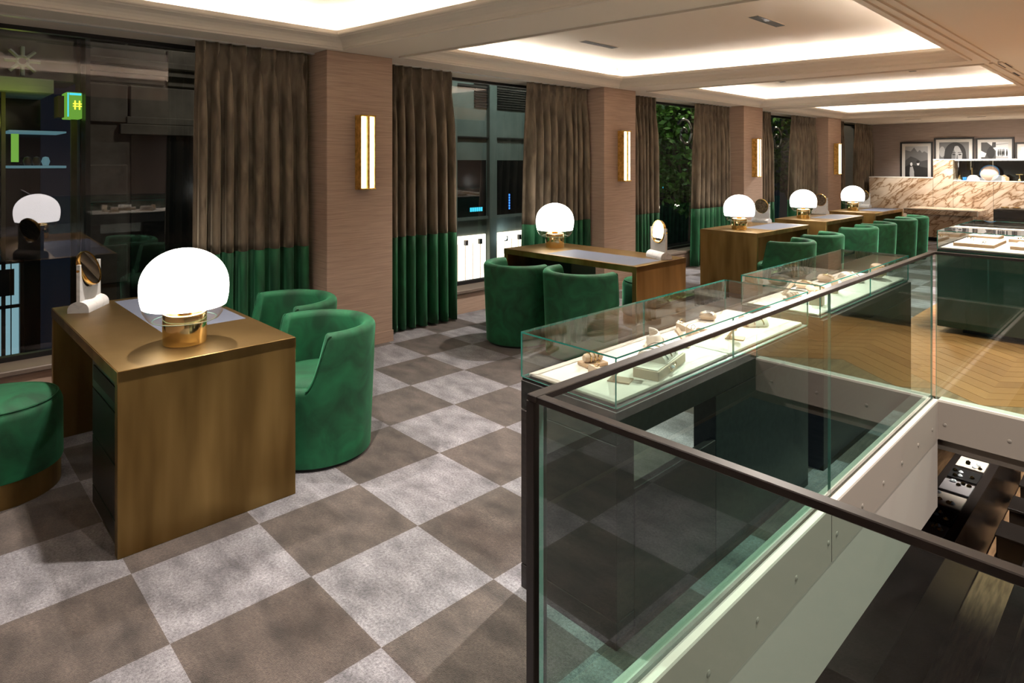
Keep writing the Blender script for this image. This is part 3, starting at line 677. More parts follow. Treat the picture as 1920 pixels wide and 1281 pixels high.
# ------------------------------------------------------------------ curtains
def curtain(y0, y1, nf, label, seed, flare0=0., flare1=0.):
    rnd = random.Random(seed)
    t = thing('curtain', label, 'curtain', (X_CUR, (y0+y1)/2, 0), 0, 'two tone velvet curtains'); w = y1-y0; yc = (y0+y1)/2
    ph = [0.]; 
    for i in range(nf): ph.append(ph[-1]+rnd.uniform(.75, 1.25))
    tot = ph[-1]; amp = [rnd.uniform(.75, 1.2) for _ in range(nf+1)]; drift = [rnd.uniform(-.25, .25) for _ in range(nf+1)]
    per = 18; nu = nf*per
    def F(u, z):
        i = min(nf-1, int(u*nf)); fr = u*nf-i; down = (Z_C-z)/Z_C
        s = (ph[i]+(ph[i+1]-ph[i])*fr)/tot
        a = amp[i]*(1-fr)+amp[i+1]*fr; d = drift[i]*(1-fr)+drift[i+1]*fr
        wv = math.cos(2*PI*fr + d*down*2.2)
        wv = math.copysign(abs(wv)**.8, wv)
        wv += .22*math.cos(4*PI*fr+1.3*d+down*2)*min(1, down*2)
        zz = Z_C-z
        wd = .17+.05*math.sin(PI*min(1, zz/.15)) if zz < .15 else .06+.30*min(1, (zz-.15)/.25)
        pin = math.exp(-((fr-.5)/max(.07, wd*(1-.62*math.exp(-((zz-.15)/.035)**2))))**2)
        if zz < .15: x = .006*math.cos(2*PI*fr) + .062*pin - .026
        else:
            k = min(1, (zz-.15)/.45); x = (1-k)*(.046*pin-.024) + k*(.115*((.5-.5*math.cos(2*PI*fr + d*down*1.6))**1.7)*a - .048)
        f0, f1 = flare0*down, flare1*down
        y = y0 - f0 + (w+f0+f1)*s - yc + (.014*math.sin(4*PI*fr)*min(1, max(0, (zz-.2)/.5)))
        if zz < .2: y += .012*math.sin(2*PI*fr)*math.exp(-((zz-.15)/.05)**2)
        return (x, y, z)
    zb = .905
    def rows(zs, name, mat):
        b = B(); V = [[b.bm.verts.new(F(min(i/nu, .99999), z)) for i in range(nu+1)] for z in zs]
        for j in range(len(zs)-1):
            for i in range(nu): b.bm.faces.new((V[j][i], V[j][i+1], V[j+1][i+1], V[j+1][i]))
        o = obj(name, b, mat, t, 'all'); md = o.modifiers.new('thickness', 'SOLIDIFY'); md.thickness = .004; md.offset = 0
    rows([Z_C-.014, Z_C-.03, Z_C-.07, Z_C-.11, Z_C-.145, Z_C-.16, Z_C-.18, Z_C-.24, 2.2, 2.0, 1.75, 1.5, 1.25, 1.0, zb], 'upper_panel', 'velvet_brown')
    rows([zb-.001, .75, .6, .45, .3, .15, .02], 'green_band', 'velvet_band')
for y0, y1, nf, f0, f1, lab in (
    (1.60, 2.50, 8, .02, .03, 'brown velvet curtain with green hem behind the front desk'),
    (3.21, 4.07, 8, .0, .04, 'brown velvet curtain with green hem right of the first sconce column'),
    (5.16, 6.22, 9, .08, .03, 'brown velvet curtain with green hem behind the second desk lamp'),
    (6.95, 7.76, 8, .0, .02, 'brown velvet curtain with green hem right of the second sconce column'),
    (8.84, 9.88, 9, .10, .02, 'brown velvet curtain with green hem left of the third desk lamp'),
    (10.64, 11.45, 8, 0, .02, 'brown velvet curtain sliver right of the third sconce column'),
    (12.40, 13.54, 9, .16, .02, 'brown velvet curtain behind the fourth desk lamp'),
    (14.31, 15.12, 7, 0, .0, 'brown velvet curtain edge right of the fourth sconce column'),
    (15.92, 17.02, 9, .10, .02, 'brown velvet curtain in the far corner by the marble')):
    curtain(y0, y1, nf, lab, int(y0*100), f0, f1)

# ------------------------------------------------------------------ wall sconces
def make_sconce(label, group):
    """local: wall at x=0, sticks out along +x, centred on y; z from 0 to .64"""
    t = thing('wall_sconce', label, 'sconce', group=group); w, d, h = .072, .105, .64
    b = B(); b.box(0, .012, -w, w, 0, h); obj('back_plate', b, 'brass_hammered', t)
    for s in (-1, 1):
        b = B(); b.box(.012, d-.012, s*w-.004*(1+s)/1, s*w+.004*(1-s)/1, 0, h, bev=.001); obj('side_plate', b, 'brass_hammered', t)
    for z in (0, h-.012):
        b = B(); b.box(.0125, d+.004, -w+.001, w-.001, z, z+.012, bev=.002); obj('end_cap', b, 'brass_hammered', t)
    b = B(); b.box(.02, d-.004, -.012, .012, .012, h-.012); obj('divider', b, 'brass_hammered', t)
    for s in (-1, 1):
        pts = [(.03, 0), (.03, -.020), (d-.022, -.022), (d-.006, -.016), (d, 0), (d-.006, .016), (d-.022, .022), (.03, .020)]
        b = B(); b.prism([(x, y+s*.038) for x, y in pts], .014, h-.014); obj('light_tube', b, 'tube_lit', t, True)
    return t
sc1 = make_sconce('brass wall sconce with two glowing tubes, first column from the camera', 'brass tube sconces'); sc1.location = (X_COL+.001, 2.880, 1.377)
for y, lab in ((6.605, 'brass wall sconce on the second column from the camera'), (10.28, 'brass wall sconce on the third column, above a globe lamp'), (13.95, 'brass wall sconce on the furthest column')):
    dup(sc1, (X_COL+.001, y, 1.377), 0, lab)

# ------------------------------------------------------------------ glass display cases
ZB, ZG = .795, .965
def display_case(x0, x1, y0, y1, lab, panels, seams, base):
    t = thing('display_case', lab, 'display case')
    base(t)
    b = B(); b.box(x0+.004, x1-.004, y0+.004, y1-.004, ZB-.012, ZB); obj('deck', b, 'frame_dark', t)
    ys = [y0+.016]+seams+[y1-.016]
    for a, c in zip(ys, ys[1:]):
        b = B(); b.box(x0+.022, x1-.022, a+.003, c-.003, ZB, ZB+.014, bev=.006, seg=2); obj('lining_pad', b, 'cream_pad', t, True)
    g = .006
    for a, c in panels:
        glass_sheet('glass_panel', t, x0, x0+g, a, c, ZB, ZG-g, 'case_glass', 'glass_edge'); glass_sheet('glass_panel', t, x1-g, x1, a, c, ZB, ZG-g, 'case_glass', 'glass_edge')
    glass_sheet('glass_panel', t, x0+g, x1-g, y0, y0+g, ZB, ZG-g, 'case_glass', 'glass_edge'); glass_sheet('glass_panel', t, x0+g, x1-g, y1-g, y1, ZB, ZG-g, 'case_glass', 'glass_edge')
    glass_sheet('glass_lid', t, x0, x1, y0, y1, ZG-g, ZG, 'case_glass', 'glass_edge')
    return t
cx0, cx1 = -1.715, -1.268
def base_a(t):
    y0, y1 = 1.687, 3.255
    b = B(); b.box(cx0, cx1, y0, y1, .675, ZB-.012, bev=.002); obj('apron', b, 'dark_stone', t)
    b = B(); b.box(cx0, cx1, y0, y0+.098, .092, .672, bev=.002); obj('end_panel', b, 'dark_oak', t)
    b = B(); b.box(cx0, cx1, y0, y0+.098, 0, .089, bev=.002); obj('plinth', b, 'dark_oak', t)
    b = B(); b.box(cx1-.10, cx1, 2.337, y1, 0, .672, bev=.002); obj('pedestal', b, 'dark_stone', t)
    b = B(); b.box(cx0, cx1-.102, y1-.09, y1, 0, .672, bev=.002); obj('end_panel', b, 'dark_oak', t)
    b = B(); b.box(cx1-.03, cx1, y0+.1, 2.335, 0, .50, bev=.002); obj('back_board', b, 'dark_oak', t)
caseA = display_case(cx0, cx1, 1.687, 3.255, 'long glass topped display case with jewels, nearest the camera', [(1.687, 2.483), (2.488, 3.255)], [2.485], base_a)
def base_b(t):
    y0, y1 = 3.455, 5.03
    b = B(); b.box(cx0, cx1, y0, y1, .675, ZB-.012, bev=.002); obj('apron', b, 'dark_oak', t)
    b = B(); b.box(cx0, cx1, y0, y1, 0, .672, bev=.002); obj('pedestal', b, 'dark_oak', t)
caseB = display_case(cx0-.005, cx1-.015, 3.455, 5.03, 'second glass topped display case with gold chains, behind the first', [(3.455, 4.24), (4.245, 5.03)], [4.243], base_b)
def base_c(t):
    b = B(); b.box(-1.575, .6, 7.1, 8.72, .06, ZB-.012, bev=.003); obj('pedestal', b, 'green_lacquer', t)
    b = B(); b.box(-1.40, .5, 7.25, 8.6, 0, .06); obj('plinth', b, 'slot_black', t)
caseC = display_case(-1.575, .6, 7.1, 8.72, 'wide glass topped display case with cream trays, behind the far balustrade', [(7.1, 8.72)], [7.9], base_c)

# ------------------------------------------------------------------ jewellery props
ZP = ZB+.0145
def prop(name, label, x, y, rz=0., group='jewellery stands in the glass cases'):
    return thing(name, label, 'jewellery stand', (x, y, ZP), math.radians(rz), group)
def ring(b, c, R, r, tiltx=0., n=18, sq=1.):
    Mx = Matrix.Translation(c) @ Matrix.Rotation(tiltx, 4, 'X'); b.tube([tuple(Mx @ Vector((R*math.cos(2*PI*i/n), sq*R*math.sin(2*PI*i/n), 0))) for i in range(n)], r, 6, closed=True)
def roll_tray(x, y, rz, lab):
    t = prop('bracelet_tray', lab, x, y, rz)
    b = B(); b.box(-.05, .05, -.035, .035, 0, .014, bev=.002); obj('tray', b, 'tan_prop', t)
    b = B(); b.tube([(-.042, 0, .031), (-.035, 0, .031), (.035, 0, .031), (.042, 0, .031)], [.012, .017, .017, .012], 16); obj('roll', b, 'cream_prop', t, True)
    for k in (-.02, 0, .018):
        b = B(); b.tube([(k, .019*math.cos(2*PI*i/16), .031+.019*math.sin(2*PI*i/16)) for i in range(16)], .0025, 6, closed=True); obj('bracelet', b, 'gold', t, True)
def ring_block(x, y, rz, lab, gem=False):
    t = prop('ring_block', lab, x, y, rz)
    b = B(); b.prism([(-.022, 0), (.022, 0), (.022, .022), (-.022, .036)], -.028, .028, 'y'); obj('block', b, 'cream_prop', t)
    b = B(); ring(b, (0, 0, .040), .010, .0018, PI/2); obj('ring', b, 'gem' if gem else 'gold', t, True)
def easel(x, y, rz, lab, s=1.):
    t = prop('earring_easel', lab, x, y, rz)
    b = B(); b.prism([(-.032*s, .004), (-.024*s, 0), (.034*s, .078*s), (.026*s, .082*s)], -.028*s, .028*s, 'y'); obj('board', b, 'cream_prop', t)
    b = B(); b.box(-.036*s, .045*s, -.03*s, .03*s, 0, .005); obj('foot', b, 'tan_prop', t)
    for k in (-.012, .012):
        b = B(); ring(b, (.006*s, k*s, .042*s), .006*s, .0015, PI/2-.6, 12); obj('earring', b, 'gold', t, True)
def flat_box(x, y, rz, lab, w=.12, d=.30, h=.035):
    t = prop('flat_box', lab, x, y, rz)
    b = B(); b.box(-w/2, w/2, -d/2, d/2, 0, h, bev=.002); obj('box', b, 'cream_prop', t)
    b = B(); b.box(-w/2+.006, w/2-.006, -d/2+.006, d/2-.006, h, h+.003, bev=.001); obj('top_pad', b, 'cream_pad', t)
    return t
def half_roll(x, y, z, rz, lab, L=.12, R=.045, chains=3):
    t = prop('bracelet_pillow', lab, x, y, rz); t.location.z = ZP+z
    pts = [(R*1.5*math.cos(PI*i/14), R*math.sin(PI*i/14)) for i in range(15)]
    b = B(); b.prism(pts, -L/2, L/2, 'y'); obj('pillow', b, 'cream_pad', t, True)
    for k in range(chains):
        y0 = -L/2+L*(k+.6)/(chains+.2); b = B(); b.tube([(R*1.53*math.cos(PI*i/14), y0+.004*math.sin(i), R*1.03*math.sin(PI*i/14)) for i in range(1, 14)], .0024, 6); obj('chain', b, 'gold' if k % 2 else 'steel', t, True)
def collar(x, y, rz, lab, s=1.):
    t = prop('necklace_collar', lab, x, y, rz)
    b = B(); b.grid(lambda u, v: ((.075*s+.02*s*v)*math.cos(PI*(.05+.9*u)), (.055*s+.03*s*v)*math.sin(PI*(.05+.9*u)), .058*s*(1-v)+.004), 20, 6); o = obj('collar', b, 'cream_pad', t, 'all'); md = o.modifiers.new('thickness', 'SOLIDIFY'); md.thickness = .006
    b = B(); b.prism([(.078*s*math.cos(PI*i/16), .05*s*math.sin(PI*i/16)) for i in range(17)], 0, .012*s); obj('base', b, 'cream_prop', t)
    b = B(); b.tube([((.088*s)*math.cos(PI*(.1+.8*i/20)), (.076*s)*math.sin(PI*(.1+.8*i/20)), .026*s) for i in range(21)], .0022, 6); obj('necklace', b, 'gold', t, True)
def pillow(x, y, rz, lab, s=1., gold=True):
    t = prop('display_pillow', lab, x, y, rz)
    def P(u, v):
        a, c = (u-.5)*2, (v-.5)*2; bul = math.sqrt(max(0, (1-a**4)*(1-c**4)))
        return a, c, bul
    for sg in (1, -1):
        b = B() if sg == 1 else b
        b.grid(lambda u, v: (.052*s*P(u, v)[0], .042*s*P(u, v)[1], .026*s + sg*.024*s*P(u, v)[2]), 10, 10)
    obj('pillow', b, 'cream_prop', t, 'all')
    b = B(); b.tube([(.035*s*math.cos(.45*i), -.04*s+.08*s*i/24, .053*s-.012*s*abs(math.cos(.45*i))) for i in range(25)], .0035, 6); obj('chain', b, 'gold' if gold else 'steel', t, True)
def bust(x, y, rz, lab):
    t = prop('chain_bust', lab, x, y, rz)
    b = B(); b.lathe([(0, .02), (.03, .018), (.042, .035), (.045, .06), (.040, .085), (.028, .10), (0, .104)], 20, sx=1.1, sy=1.7); obj('bust', b, 'cream_prop', t, 'all')
    for k in range(4):
        R = .047-.003*k; b = B(); b.tube([(1.1*R*math.cos(2*PI*i/20)+.002*math.sin(5*i), 1.7*R*math.sin(2*PI*i/20), .038+.017*k+.003*math.cos(3*i)) for i in range(20)], .0042, 6, closed=True); obj('chain', b, 'gold', t, True)
def cube_stand(x, y, rz, lab, h=.06, w=.03):
    t = prop('cube_stand', lab, x, y, rz)
    b = B(); b.box(-w, w, -w, w, 0, h, bev=.002); obj('cube', b, 'cream_prop', t)
    b = B(); ring(b, (0, 0, h+.008), .012, .002, .4); obj('ring', b, 'gold', t, True)
roll_tray(-1.585, 1.955, 75, 'bracelet roll on a tan tray, front case, beside the near glass end')
ring_block(-1.50, 1.875, 70, 'small ring block nearest the near end of the front case')
easel(-1.405, 1.885, 20, 'small earring easel at the near corner of the front case')
flat_box(-1.375, 2.105, 12, 'long flat cream box in the front case', .10, .29)
half_roll(-1.40, 2.12, .0385, 15, 'half round bracelet pillow on the long flat box', .15, .04)
collar(-1.595, 2.33, -60, 'cream necklace collar in the front case')
easel(-1.48, 2.44, 200, 'earring easel behind the necklace collar', .9)
b = thing('gem_necklace', 'jewelled pendant necklace hanging over the long flat box', 'necklace', (-1.322, 2.10, ZP), 0)
bb = B(); bb.tube([(.004*math.sin(i), -.03+.06*i/16, .034-.026*math.sin(PI*i/16)) for i in range(17)], .0026, 6); obj('chain', bb, 'gold', b, True)
bb = B(); bb.lathe([(0, .012), (.007, .008), (.009, .004), (0, -.004)], 8, (.006, 0, .018)); obj('pendant', bb, 'gem', b)
flat_box(-1.50, 2.715, 8, 'short cream box in the middle of the front case', .09, .13, .03)
ring_block(-1.535, 2.62, 60, 'ring block beside the short cream box', True)
easel(-1.385, 2.715, 20, 'small earring easel by the glass joint of the front case')
half_roll(-1.44, 3.02, .004, -40, 'curved bracelet pillow at the far end of the front case', .10, .042, 2)
pillow(-1.64, 2.94, 30, 'small display pillow at the back of the front case', .8, False)
ring_block(-1.63, 2.68, 20, 'ring block at the back of the front case')
cube_stand(-1.395, 3.70, 10, 'cream cube stand at the near end of the second case', .065, .034)
roll_tray(-1.52, 3.70, 60, 'bracelet roll on tray at the near end of the second case')
easel(-1.62, 3.86, 30, 'earring easel behind the roll in the second case')
cube_stand(-1.44, 4.10, 10, 'slim cream post stand in the second case', .085, .018)
pillow(-1.52, 4.02, 40, 'display pillow with gold chain, near part of the second case')
pillow(-1.63, 4.12, 20, 'display pillow with gold chain at the back of the second case')
half_roll(-1.52, 4.62, .004, 30, 'bracelet pillow with gold chains in the second case', .16, .045, 5)
bust(-1.42, 4.83, 20, 'cream bust wrapped in thick gold chains, second case')
pillow(-1.62, 4.45, 20, 'display pillow at the middle back of the second case')
def shallow_tray(x, y, w, d, lab, seed):
    rnd = random.Random(seed); t = prop('jewel_board', lab, x, y, 0, 'cream trays in the far case')
    b = B(); b.box(-w/2, w/2, -d/2, d/2, 0, .03, bev=.002); obj('board', b, 'tan_prop', t)
    b = B(); b.box(-w/2+.004, w/2-.004, -d/2+.004, d/2-.004, .03, .033); obj('top_pad', b, 'cream_pad', t)
    for k in range(6):
        b = B(); ring(b, (rnd.uniform(-.4, .4)*w, rnd.uniform(-.4, .4)*d, .040), .012, .003, rnd.uniform(.2, 1.2), 12); obj('earring', b, 'gold' if k % 2 else 'jewel_black', t, True)
shallow_tray(-1.33, 7.62, .32, .62, 'cream earring tray at the left of the far case', 1)
shallow_tray(-.88, 7.60, .36, .50, 'cream earring tray second in the far case', 2)
shallow_tray(-1.40, 8.32, .26, .30, 'small cream tray at the back left of the far case', 3)
shallow_tray(-1.00, 8.22, .34, .36, 'cream tray at the back of the far case', 4)
shallow_tray(-.35, 7.70, .36, .5, 'cream tray at the right of the far case', 5)

# ------------------------------------------------------------------ marble counter, cabinet, pictures
YM = 16.3
mc = thing('marble_counter', 'veined beige marble wall counter with stepped top at the far end', 'counter')
for x0, x1, z0, z1 in ((-4.97, -3.69, 0, 1.28), (-3.69, -3.32, 0, 1.68), (-3.32, -2.62, 0, 1.225), (-2.62, -.6, 0, 1.225)):
    b = B(); b.box(x0+.002, x1-.002, YM, YM+.45, z0, z1, bev=.003); obj('marble_slab', b, 'marble_vein', mc)
b = B(); b.box(-4.97, -3.69, YM-.004, YM+.45, 1.28, 1.30); b.box(-3.69, -.6, YM-.004, YM+.45, 1.68, 1.70); b.box(-3.32, -.6, YM-.004, YM+.45, 1.225, 1.24); obj('edge_strip', b, 'counter_edge', mc)
b = B(); b.box(-3.30, -.6, YM+.43, YM+.449, 1.24, 1.68); obj('niche_back', b, 'dark_pane', mc)
glass_sheet('niche_glass', mc, -3.32, -.6, YM+.004, YM+.012, 1.24, 1.68, 'case_glass', 'glass_edge')
b = B(); b.box(-3.30, -.6, YM+.05, YM+.07, 1.668, 1.678); obj('niche_light', b, 'ledge_led', mc)
bn = thing('marble_bench', 'low veined marble bench block with pale top edge, in front of the counter', 'bench')
b = B(); b.box(-3.98, -2.70, 15.25, 16.25, .555, .655, bev=.003); obj('marble_slab', b, 'marble_vein', bn)
b = B(); b.box(-3.985, -2.695, 15.24, 15.262, .648, .668); b.box(-2.712, -2.694, 15.238, 15.262, .552, .648); obj('edge_strip', b, 'counter_edge', bn)
b = B(); b.box(-3.95, -2.80, 15.36, 16.24, .08, .554, bev=.003); obj('bench_body', b, 'marble_vein', bn)
b = B(); b.box(-3.92, -2.86, 15.42, 16.2, 0, .08); obj('plinth', b, 'slot_black', bn)
# black case in front of the counter, right
bc = thing('black_case', 'black jewel case with gold pieces at the right edge, before the marble', 'display case', (-2.0, 14.1, 0))
b = B(); b.box(-.22, 1.2, -.3, .3, 0, .80, bev=.004); obj('body', b, 'lower_dark', bc)
for z in (.52, .66):
    b = B(); b.box(-.20, 1.18, -.305, -.299, z, z+.1); obj('drawer', b, 'black_satin', bc)
b = B(); b.box(-.18, 1.16, -.25, .25, .80, .806); obj('top_pad', b, 'jewel_black', bc)
for k in range(6):
    b = B(); b.tube([(.0+.16*k-.1+.05*math.cos(2*PI*i/16), .05*math.sin(2*PI*i/16), .825) for i in range(16)], .012, 6, closed=True); obj('gold_piece', b, 'gold', bc, True)
# niche objects
def niche(name, lab, x, parts):
    t = thing(name, lab, 'ornament', (x, YM+.20, 1.2405), 0, 'ornaments in the lit niche')
    for n, b, m in parts: obj(n, b, m, t, True)
niche('round_shell', 'round blush shell ornament with blue rim in the lit niche', -2.72, [('shell', B().lathe([(0, .09), (.10, .075), (.15, .03), (.16, 0), (0, -.01)], 28).xform(Matrix.Translation((0, 0, .155)) @ Matrix.Rotation(1.25, 4, 'X')), 'blush'), ('rim', B().lathe([(.150, -.01), (.172, .0), (.172, .012), (.150, .01)], 28).xform(Matrix.Translation((0, .02, .165)) @ Matrix.Rotation(1.25, 4, 'X')), 'blue_box')])
niche('white_dome', 'low white dome stand in the lit niche', -3.0, [('dome', B().lathe([(0, .12), (.06, .11), (.10, .07), (.12, 0), (0, 0)], 24), 'cream_pad'), ('post', B().tube([(-.02, 0, .11), (-.02, 0, .27)], .012, 10), 'gold')])
niche('blue_box', 'small bright blue box in the lit niche', -3.15, [('box', B().box(-.035, .035, -.03, .03, 0, .06, bev=.004), 'blue_box'), ('lid', B().box(-.037, .037, -.032, .032, .061, .072, bev=.002), 'blue_box')])
niche('perfume_flask', 'tiny dark flask left in the lit niche', -3.24, [('flask', B().lathe([(0, 0), (.03, 0), (.03, .07), (.012, .085), (.012, .11), (0, .11)], 16), 'gold'), ('cap', B().lathe([(0, .111), (.016, .111), (.016, .135), (0, .135)], 12), 'jewel_black')])
niche('house_stand', 'angled tan house shaped stand in the lit niche', -2.45, [('block', B().prism([(-.06, 0), (.06, 0), (.06, .07), (-.02, .13), (-.06, .11)], -.03, .03, 'y'), 'tan_prop'), ('ring', B().tube([(.02*math.cos(2*PI*i/14), -.032, .06+.02*math.sin(2*PI*i/14)) for i in range(14)], .004, 6, closed=True), 'gold')])
niche('gold_charm_stand', 'gold charm stand at the right of the lit niche', -2.22, [('stand', B().lathe([(0, 0), (.05, 0), (.03, .02), (.012, .05), (.012, .13), (0, .13)], 16), 'gold'), ('bar', B().box(-.06, .06, -.01, .01, .13, .145, bev=.003), 'gold')])
niche('gold_bottle', 'amber gold bottle at the far right of the lit niche', -2.08, [('bottle', B().lathe([(0, 0), (.035, 0), (.035, .09), (.014, .11), (.014, .14), (0, .14)], 16), 'gold_rim'), ('cap', B().lathe([(0, .141), (.018, .141), (.018, .16), (0, .16)], 12), 'jewel_black')])

def picture(x0, x1, z0, z1, lab, kind):
    w, h = x1-x0, z1-z0
    t = thing('framed_photo', lab, 'picture', (x0, Y_BACK-.005, z0), 0, 'black framed photographs above the marble')
    fw = .035
    b = B(); b.box(0, fw, -.03, 0, 0, h); b.box(w-fw, w, -.03, 0, 0, h); b.box(fw, w-fw, -.03, 0, 0, fw); b.box(fw, w-fw, -.03, 0, h-fw, h); obj('frame', b, 'picture_black', t)
    b = B(); b.box(fw, w-fw, -.012, -.002, fw, h-fw); obj('mount', b, 'picture_mount', t)
    mw = .10; a, c, d, e = mw, w-mw, mw+.02, h-mw
    b = B()
    def poly(pts, m, k):
        b.mi = m; b.face([(a+(c-a)*p, -.0125-.0004*k, d+(e-d)*q) for p, q in pts])
    def blob(cx, cz, rx, rz, m, k, n=22, a0=0): poly([(cx+rx*math.cos(2*PI*i/n), cz+rz*math.sin(2*PI*i/n)) for i in range(n)], m, k)
    if kind == 'hills':
        poly([(0, 0), (1, 0), (1, 1), (0, 1)], 3, 0)
        poly([(0, .5), (1, .5), (1, .80), (.85, .86), (.75, .82), (.65, .90), (.55, .84), (.40, .97), (.25, .86), (0, .90)], 2, 1)
        poly([(0, 0), (1, 0), (1, .62), (.7, .58), (.5, .66), (.25, .72), (0, .60)], 1, 2)
        poly([(0, 0), (1, 0), (1, .40), (.6, .44), (.2, .5), (0, .42)], 0, 3)
        poly([(.22, 0), (.45, 0), (.40, .30), (.34, .44), (.22, .42), (.20, .25)], 3, 4); blob(.28, .50, .05, .05, 4, 5)
        poly([(.42, .0), (.75, 0), (.72, .3), (.84, .24), (.86, .28), (.72, .42), (.62, .46), (.48, .42), (.40, .25)], 0, 6); blob(.58, .52, .055, .055, 4, 7); blob(.57, .565, .07, .04, 0, 8)
    elif kind == 'face':
        poly([(0, 0), (1, 0), (1, 1), (0, 1)], 2, 0); blob(.10, .72, .10, .16, 3, .5); blob(.54, .66, .36, .335, 0, 1, 34); poly([(.18, .66), (.90, .66), (.97, .2), (.95, 0), (.14, 0), (.12, .3)], 0, 2)
        blob(.60, .62, .205, .27, 3, 3, 34); poly([(.40, .62), (.81, .62), (.76, .38), (.66, .26), (.54, .26), (.44, .40)], 3, 4)
        poly([(.57, .97), (.36, .90), (.26, .62), (.30, .30), (.43, .44), (.42, .62), (.50, .80)], 0, 5); poly([(.57, .97), (.76, .90), (.86, .66), (.84, .40), (.77, .48), (.785, .66), (.70, .82)], 0, 6)
        poly([(.42, .62), (.50, .80), (.56, .62), (.55, .42), (.44, .42)], 2, 6.5)
        for cx in (.50, .70): blob(cx, .635, .055, .020, 0, 7); poly([(cx-.075, .68), (cx+.07, .69), (cx+.075, .705), (cx-.07, .70)], 0, 8)
        poly([(.575, .51), (.645, .51), (.625, .63), (.60, .63)], 2, 9); blob(.61, .505, .035, .012, 1, 10); blob(.61, .42, .075, .025, 1, 11)
    elif kind == 'crowd':
        poly_ = poly
        def poly(pts, m, k): poly_([(p, .46+.54*q) for p, q in pts], m, k)
        def blob(cx, cz, rx, rz, m, k, n=22): poly([(cx+rx*math.cos(2*PI*i/n), cz+rz*math.sin(2*PI*i/n)) for i in range(n)], m, k)
        poly_([(0, 0), (1, 0), (1, .5), (0, .5)], 3, 0)
        poly([(0, 0), (1, 0), (1, 1), (0, 1)], 4, 0); poly([(0, 0), (.55, 0), (.55, 1), (.42, 1), (.40, .8), (.22, 1), (0, 1)], 1, 1); poly([(0, .55), (.2, .4), (.14, .2), (0, .2)], 4, 2)
        blob(.36, .42, .15, .30, 0, 3); blob(.38, .66, .10, .12, 0, 4); poly([(.44, .70), (.58, .5), (.56, .74)], 4, 5)
        for i, cx in enumerate((.64, .71, .78, .84, .95)): blob(cx, .40+.02*(i % 2), .03, .16, 0, 6+i); blob(cx, .58+.02*(i % 2), .018, .03, 0, 12+i)
        poly([(.56, .86), (1, .92), (1, .935), (.56, .88)], 1, 20); poly([(.55, 0), (1, 0), (1, .22), (.55, .25)], 3, 21)
    else:
        poly([(0, 0), (1, 0), (1, 1), (0, 1)], 4, 0); poly([(0, 0), (1, 0), (1, .55), (.5, .65), (0, .6)], 2, 1); poly([(0, 0), (1, 0), (1, .3), (0, .36)], 1, 2)
    me = b.mesh('photo_print', ['print_grey_%d' % i for i in range(5)], fixn=False)
    link('photo_print', me, t)
    return t
picture(-4.53, -3.87, 1.05, 2.105, 'black framed photo of a couple before mountains, leftmost', 'hills')
picture(-3.845, -3.085, 1.20, 2.185, 'black framed portrait photo of a dark haired face', 'face')
picture(-3.065, -2.39, 1.20, 2.165, 'black framed street photo with small figures', 'crowd')
picture(-2.375, -1.72, 1.05, 2.055, 'black framed pale photo cut off by the right edge', 'pale')

# ------------------------------------------------------------------ outside: street at night
XO = -9.5
st = B(); st.box(-16, -5.7, -4, 34, -3.65, -3.6); o = obj('street', st, 'asphalt'); tag(o, 'dark street below the windows', 'street', kind='structure')
bs = thing('stone_building', 'dark stone building seen through the nearest window', 'building')
rnd = random.Random(3)
for r in range(17):      # courses of cut stone
    z0 = -3.6+r*.52; y = 1.68; first = .45 if r % 2 else .9
    while y < 6.0:
        w = rnd.uniform(.75, 1.0) if y > 1.7 else first; y1 = min(y+w, 6.0)
        if not (z0 < 1.95 and z0+.52 > -.6 and y1 > 2.18 and y < 2.95):
            b = B(); b.box(XO-.3, XO+rnd.uniform(0, .02), y+.012, y1-.012, z0+.012, z0+.508, bev=.012); obj('stone_block', b, 'night_stone', bs)
        y = y1
b = B(); b.box(XO-.35, XO-.03, 1.6, 6.0, -3.6, 5.2); obj('wall', b, 'night_stone', bs)
b = B(); b.box(XO-.03, XO-.01, 2.16, 2.95, -.6, 1.98); obj('window_pane', b, 'dark_pane', bs)
b = B(); b.box(XO-.02, XO+.06, 2.02, 3.06, 1.98, 2.12, bev=.01); b.box(XO-.02, XO+.03, 2.10, 2.98, 2.12, 2.22, bev=.01); obj('lintel', b, 'night_stone', bs)
b = B(); b.box(XO-.05, XO+.16, 1.62, 6.0, 2.86, 2.96, bev=.02); b.box(XO-.05, XO+.10, 1.62, 6, 2.78, 2.86); obj('string_course', b, 'night_stone', bs)
b = B(); b.box(XO-.02, XO+.25, 1.61, 1.66, -3.6, 5); obj('drainpipe', b, 'frame_dark', bs)
sh = thing('green_lit_shop', 'shop front across the street with a glowing green sign box', 'shop')
b = B(); b.box(XO-1.2, XO+.25, -1.5, 1.29, 2.44, 2.60); obj('canopy', b, 'concrete', sh)
b = B(); b.box(XO+.10, XO+.16, -1.5, 1.50, 2.60, 3.1); obj('grille_panel', b, 'night_stone', sh)
b = B()
for i in range(8):
    a = 2*PI*i/8; b.tube([(XO+.18, 1.0+.06*math.cos(a), 2.80+.06*math.sin(a)), (XO+.18, 1.0+.17*math.cos(a), 2.80+.17*math.sin(a))], .022, 6)
b.tube([(XO+.18, 1.0+.055*math.cos(2*PI*i/20), 2.80+.055*math.sin(2*PI*i/20)) for i in range(20)], .02, 6, closed=True); obj('rosette', b, 'concrete', sh)
b = B(); b.box(XO-.1, XO+.22, 1.42, 1.58, 2.15, 2.47, bev=.008); obj('sign_box', b, 'sign_green', sh)
b = B(); b.box(XO-.1, XO+.20, 1.34, 1.40, 2.16, 2.42); obj('sign_side', b, 'bark', sh)
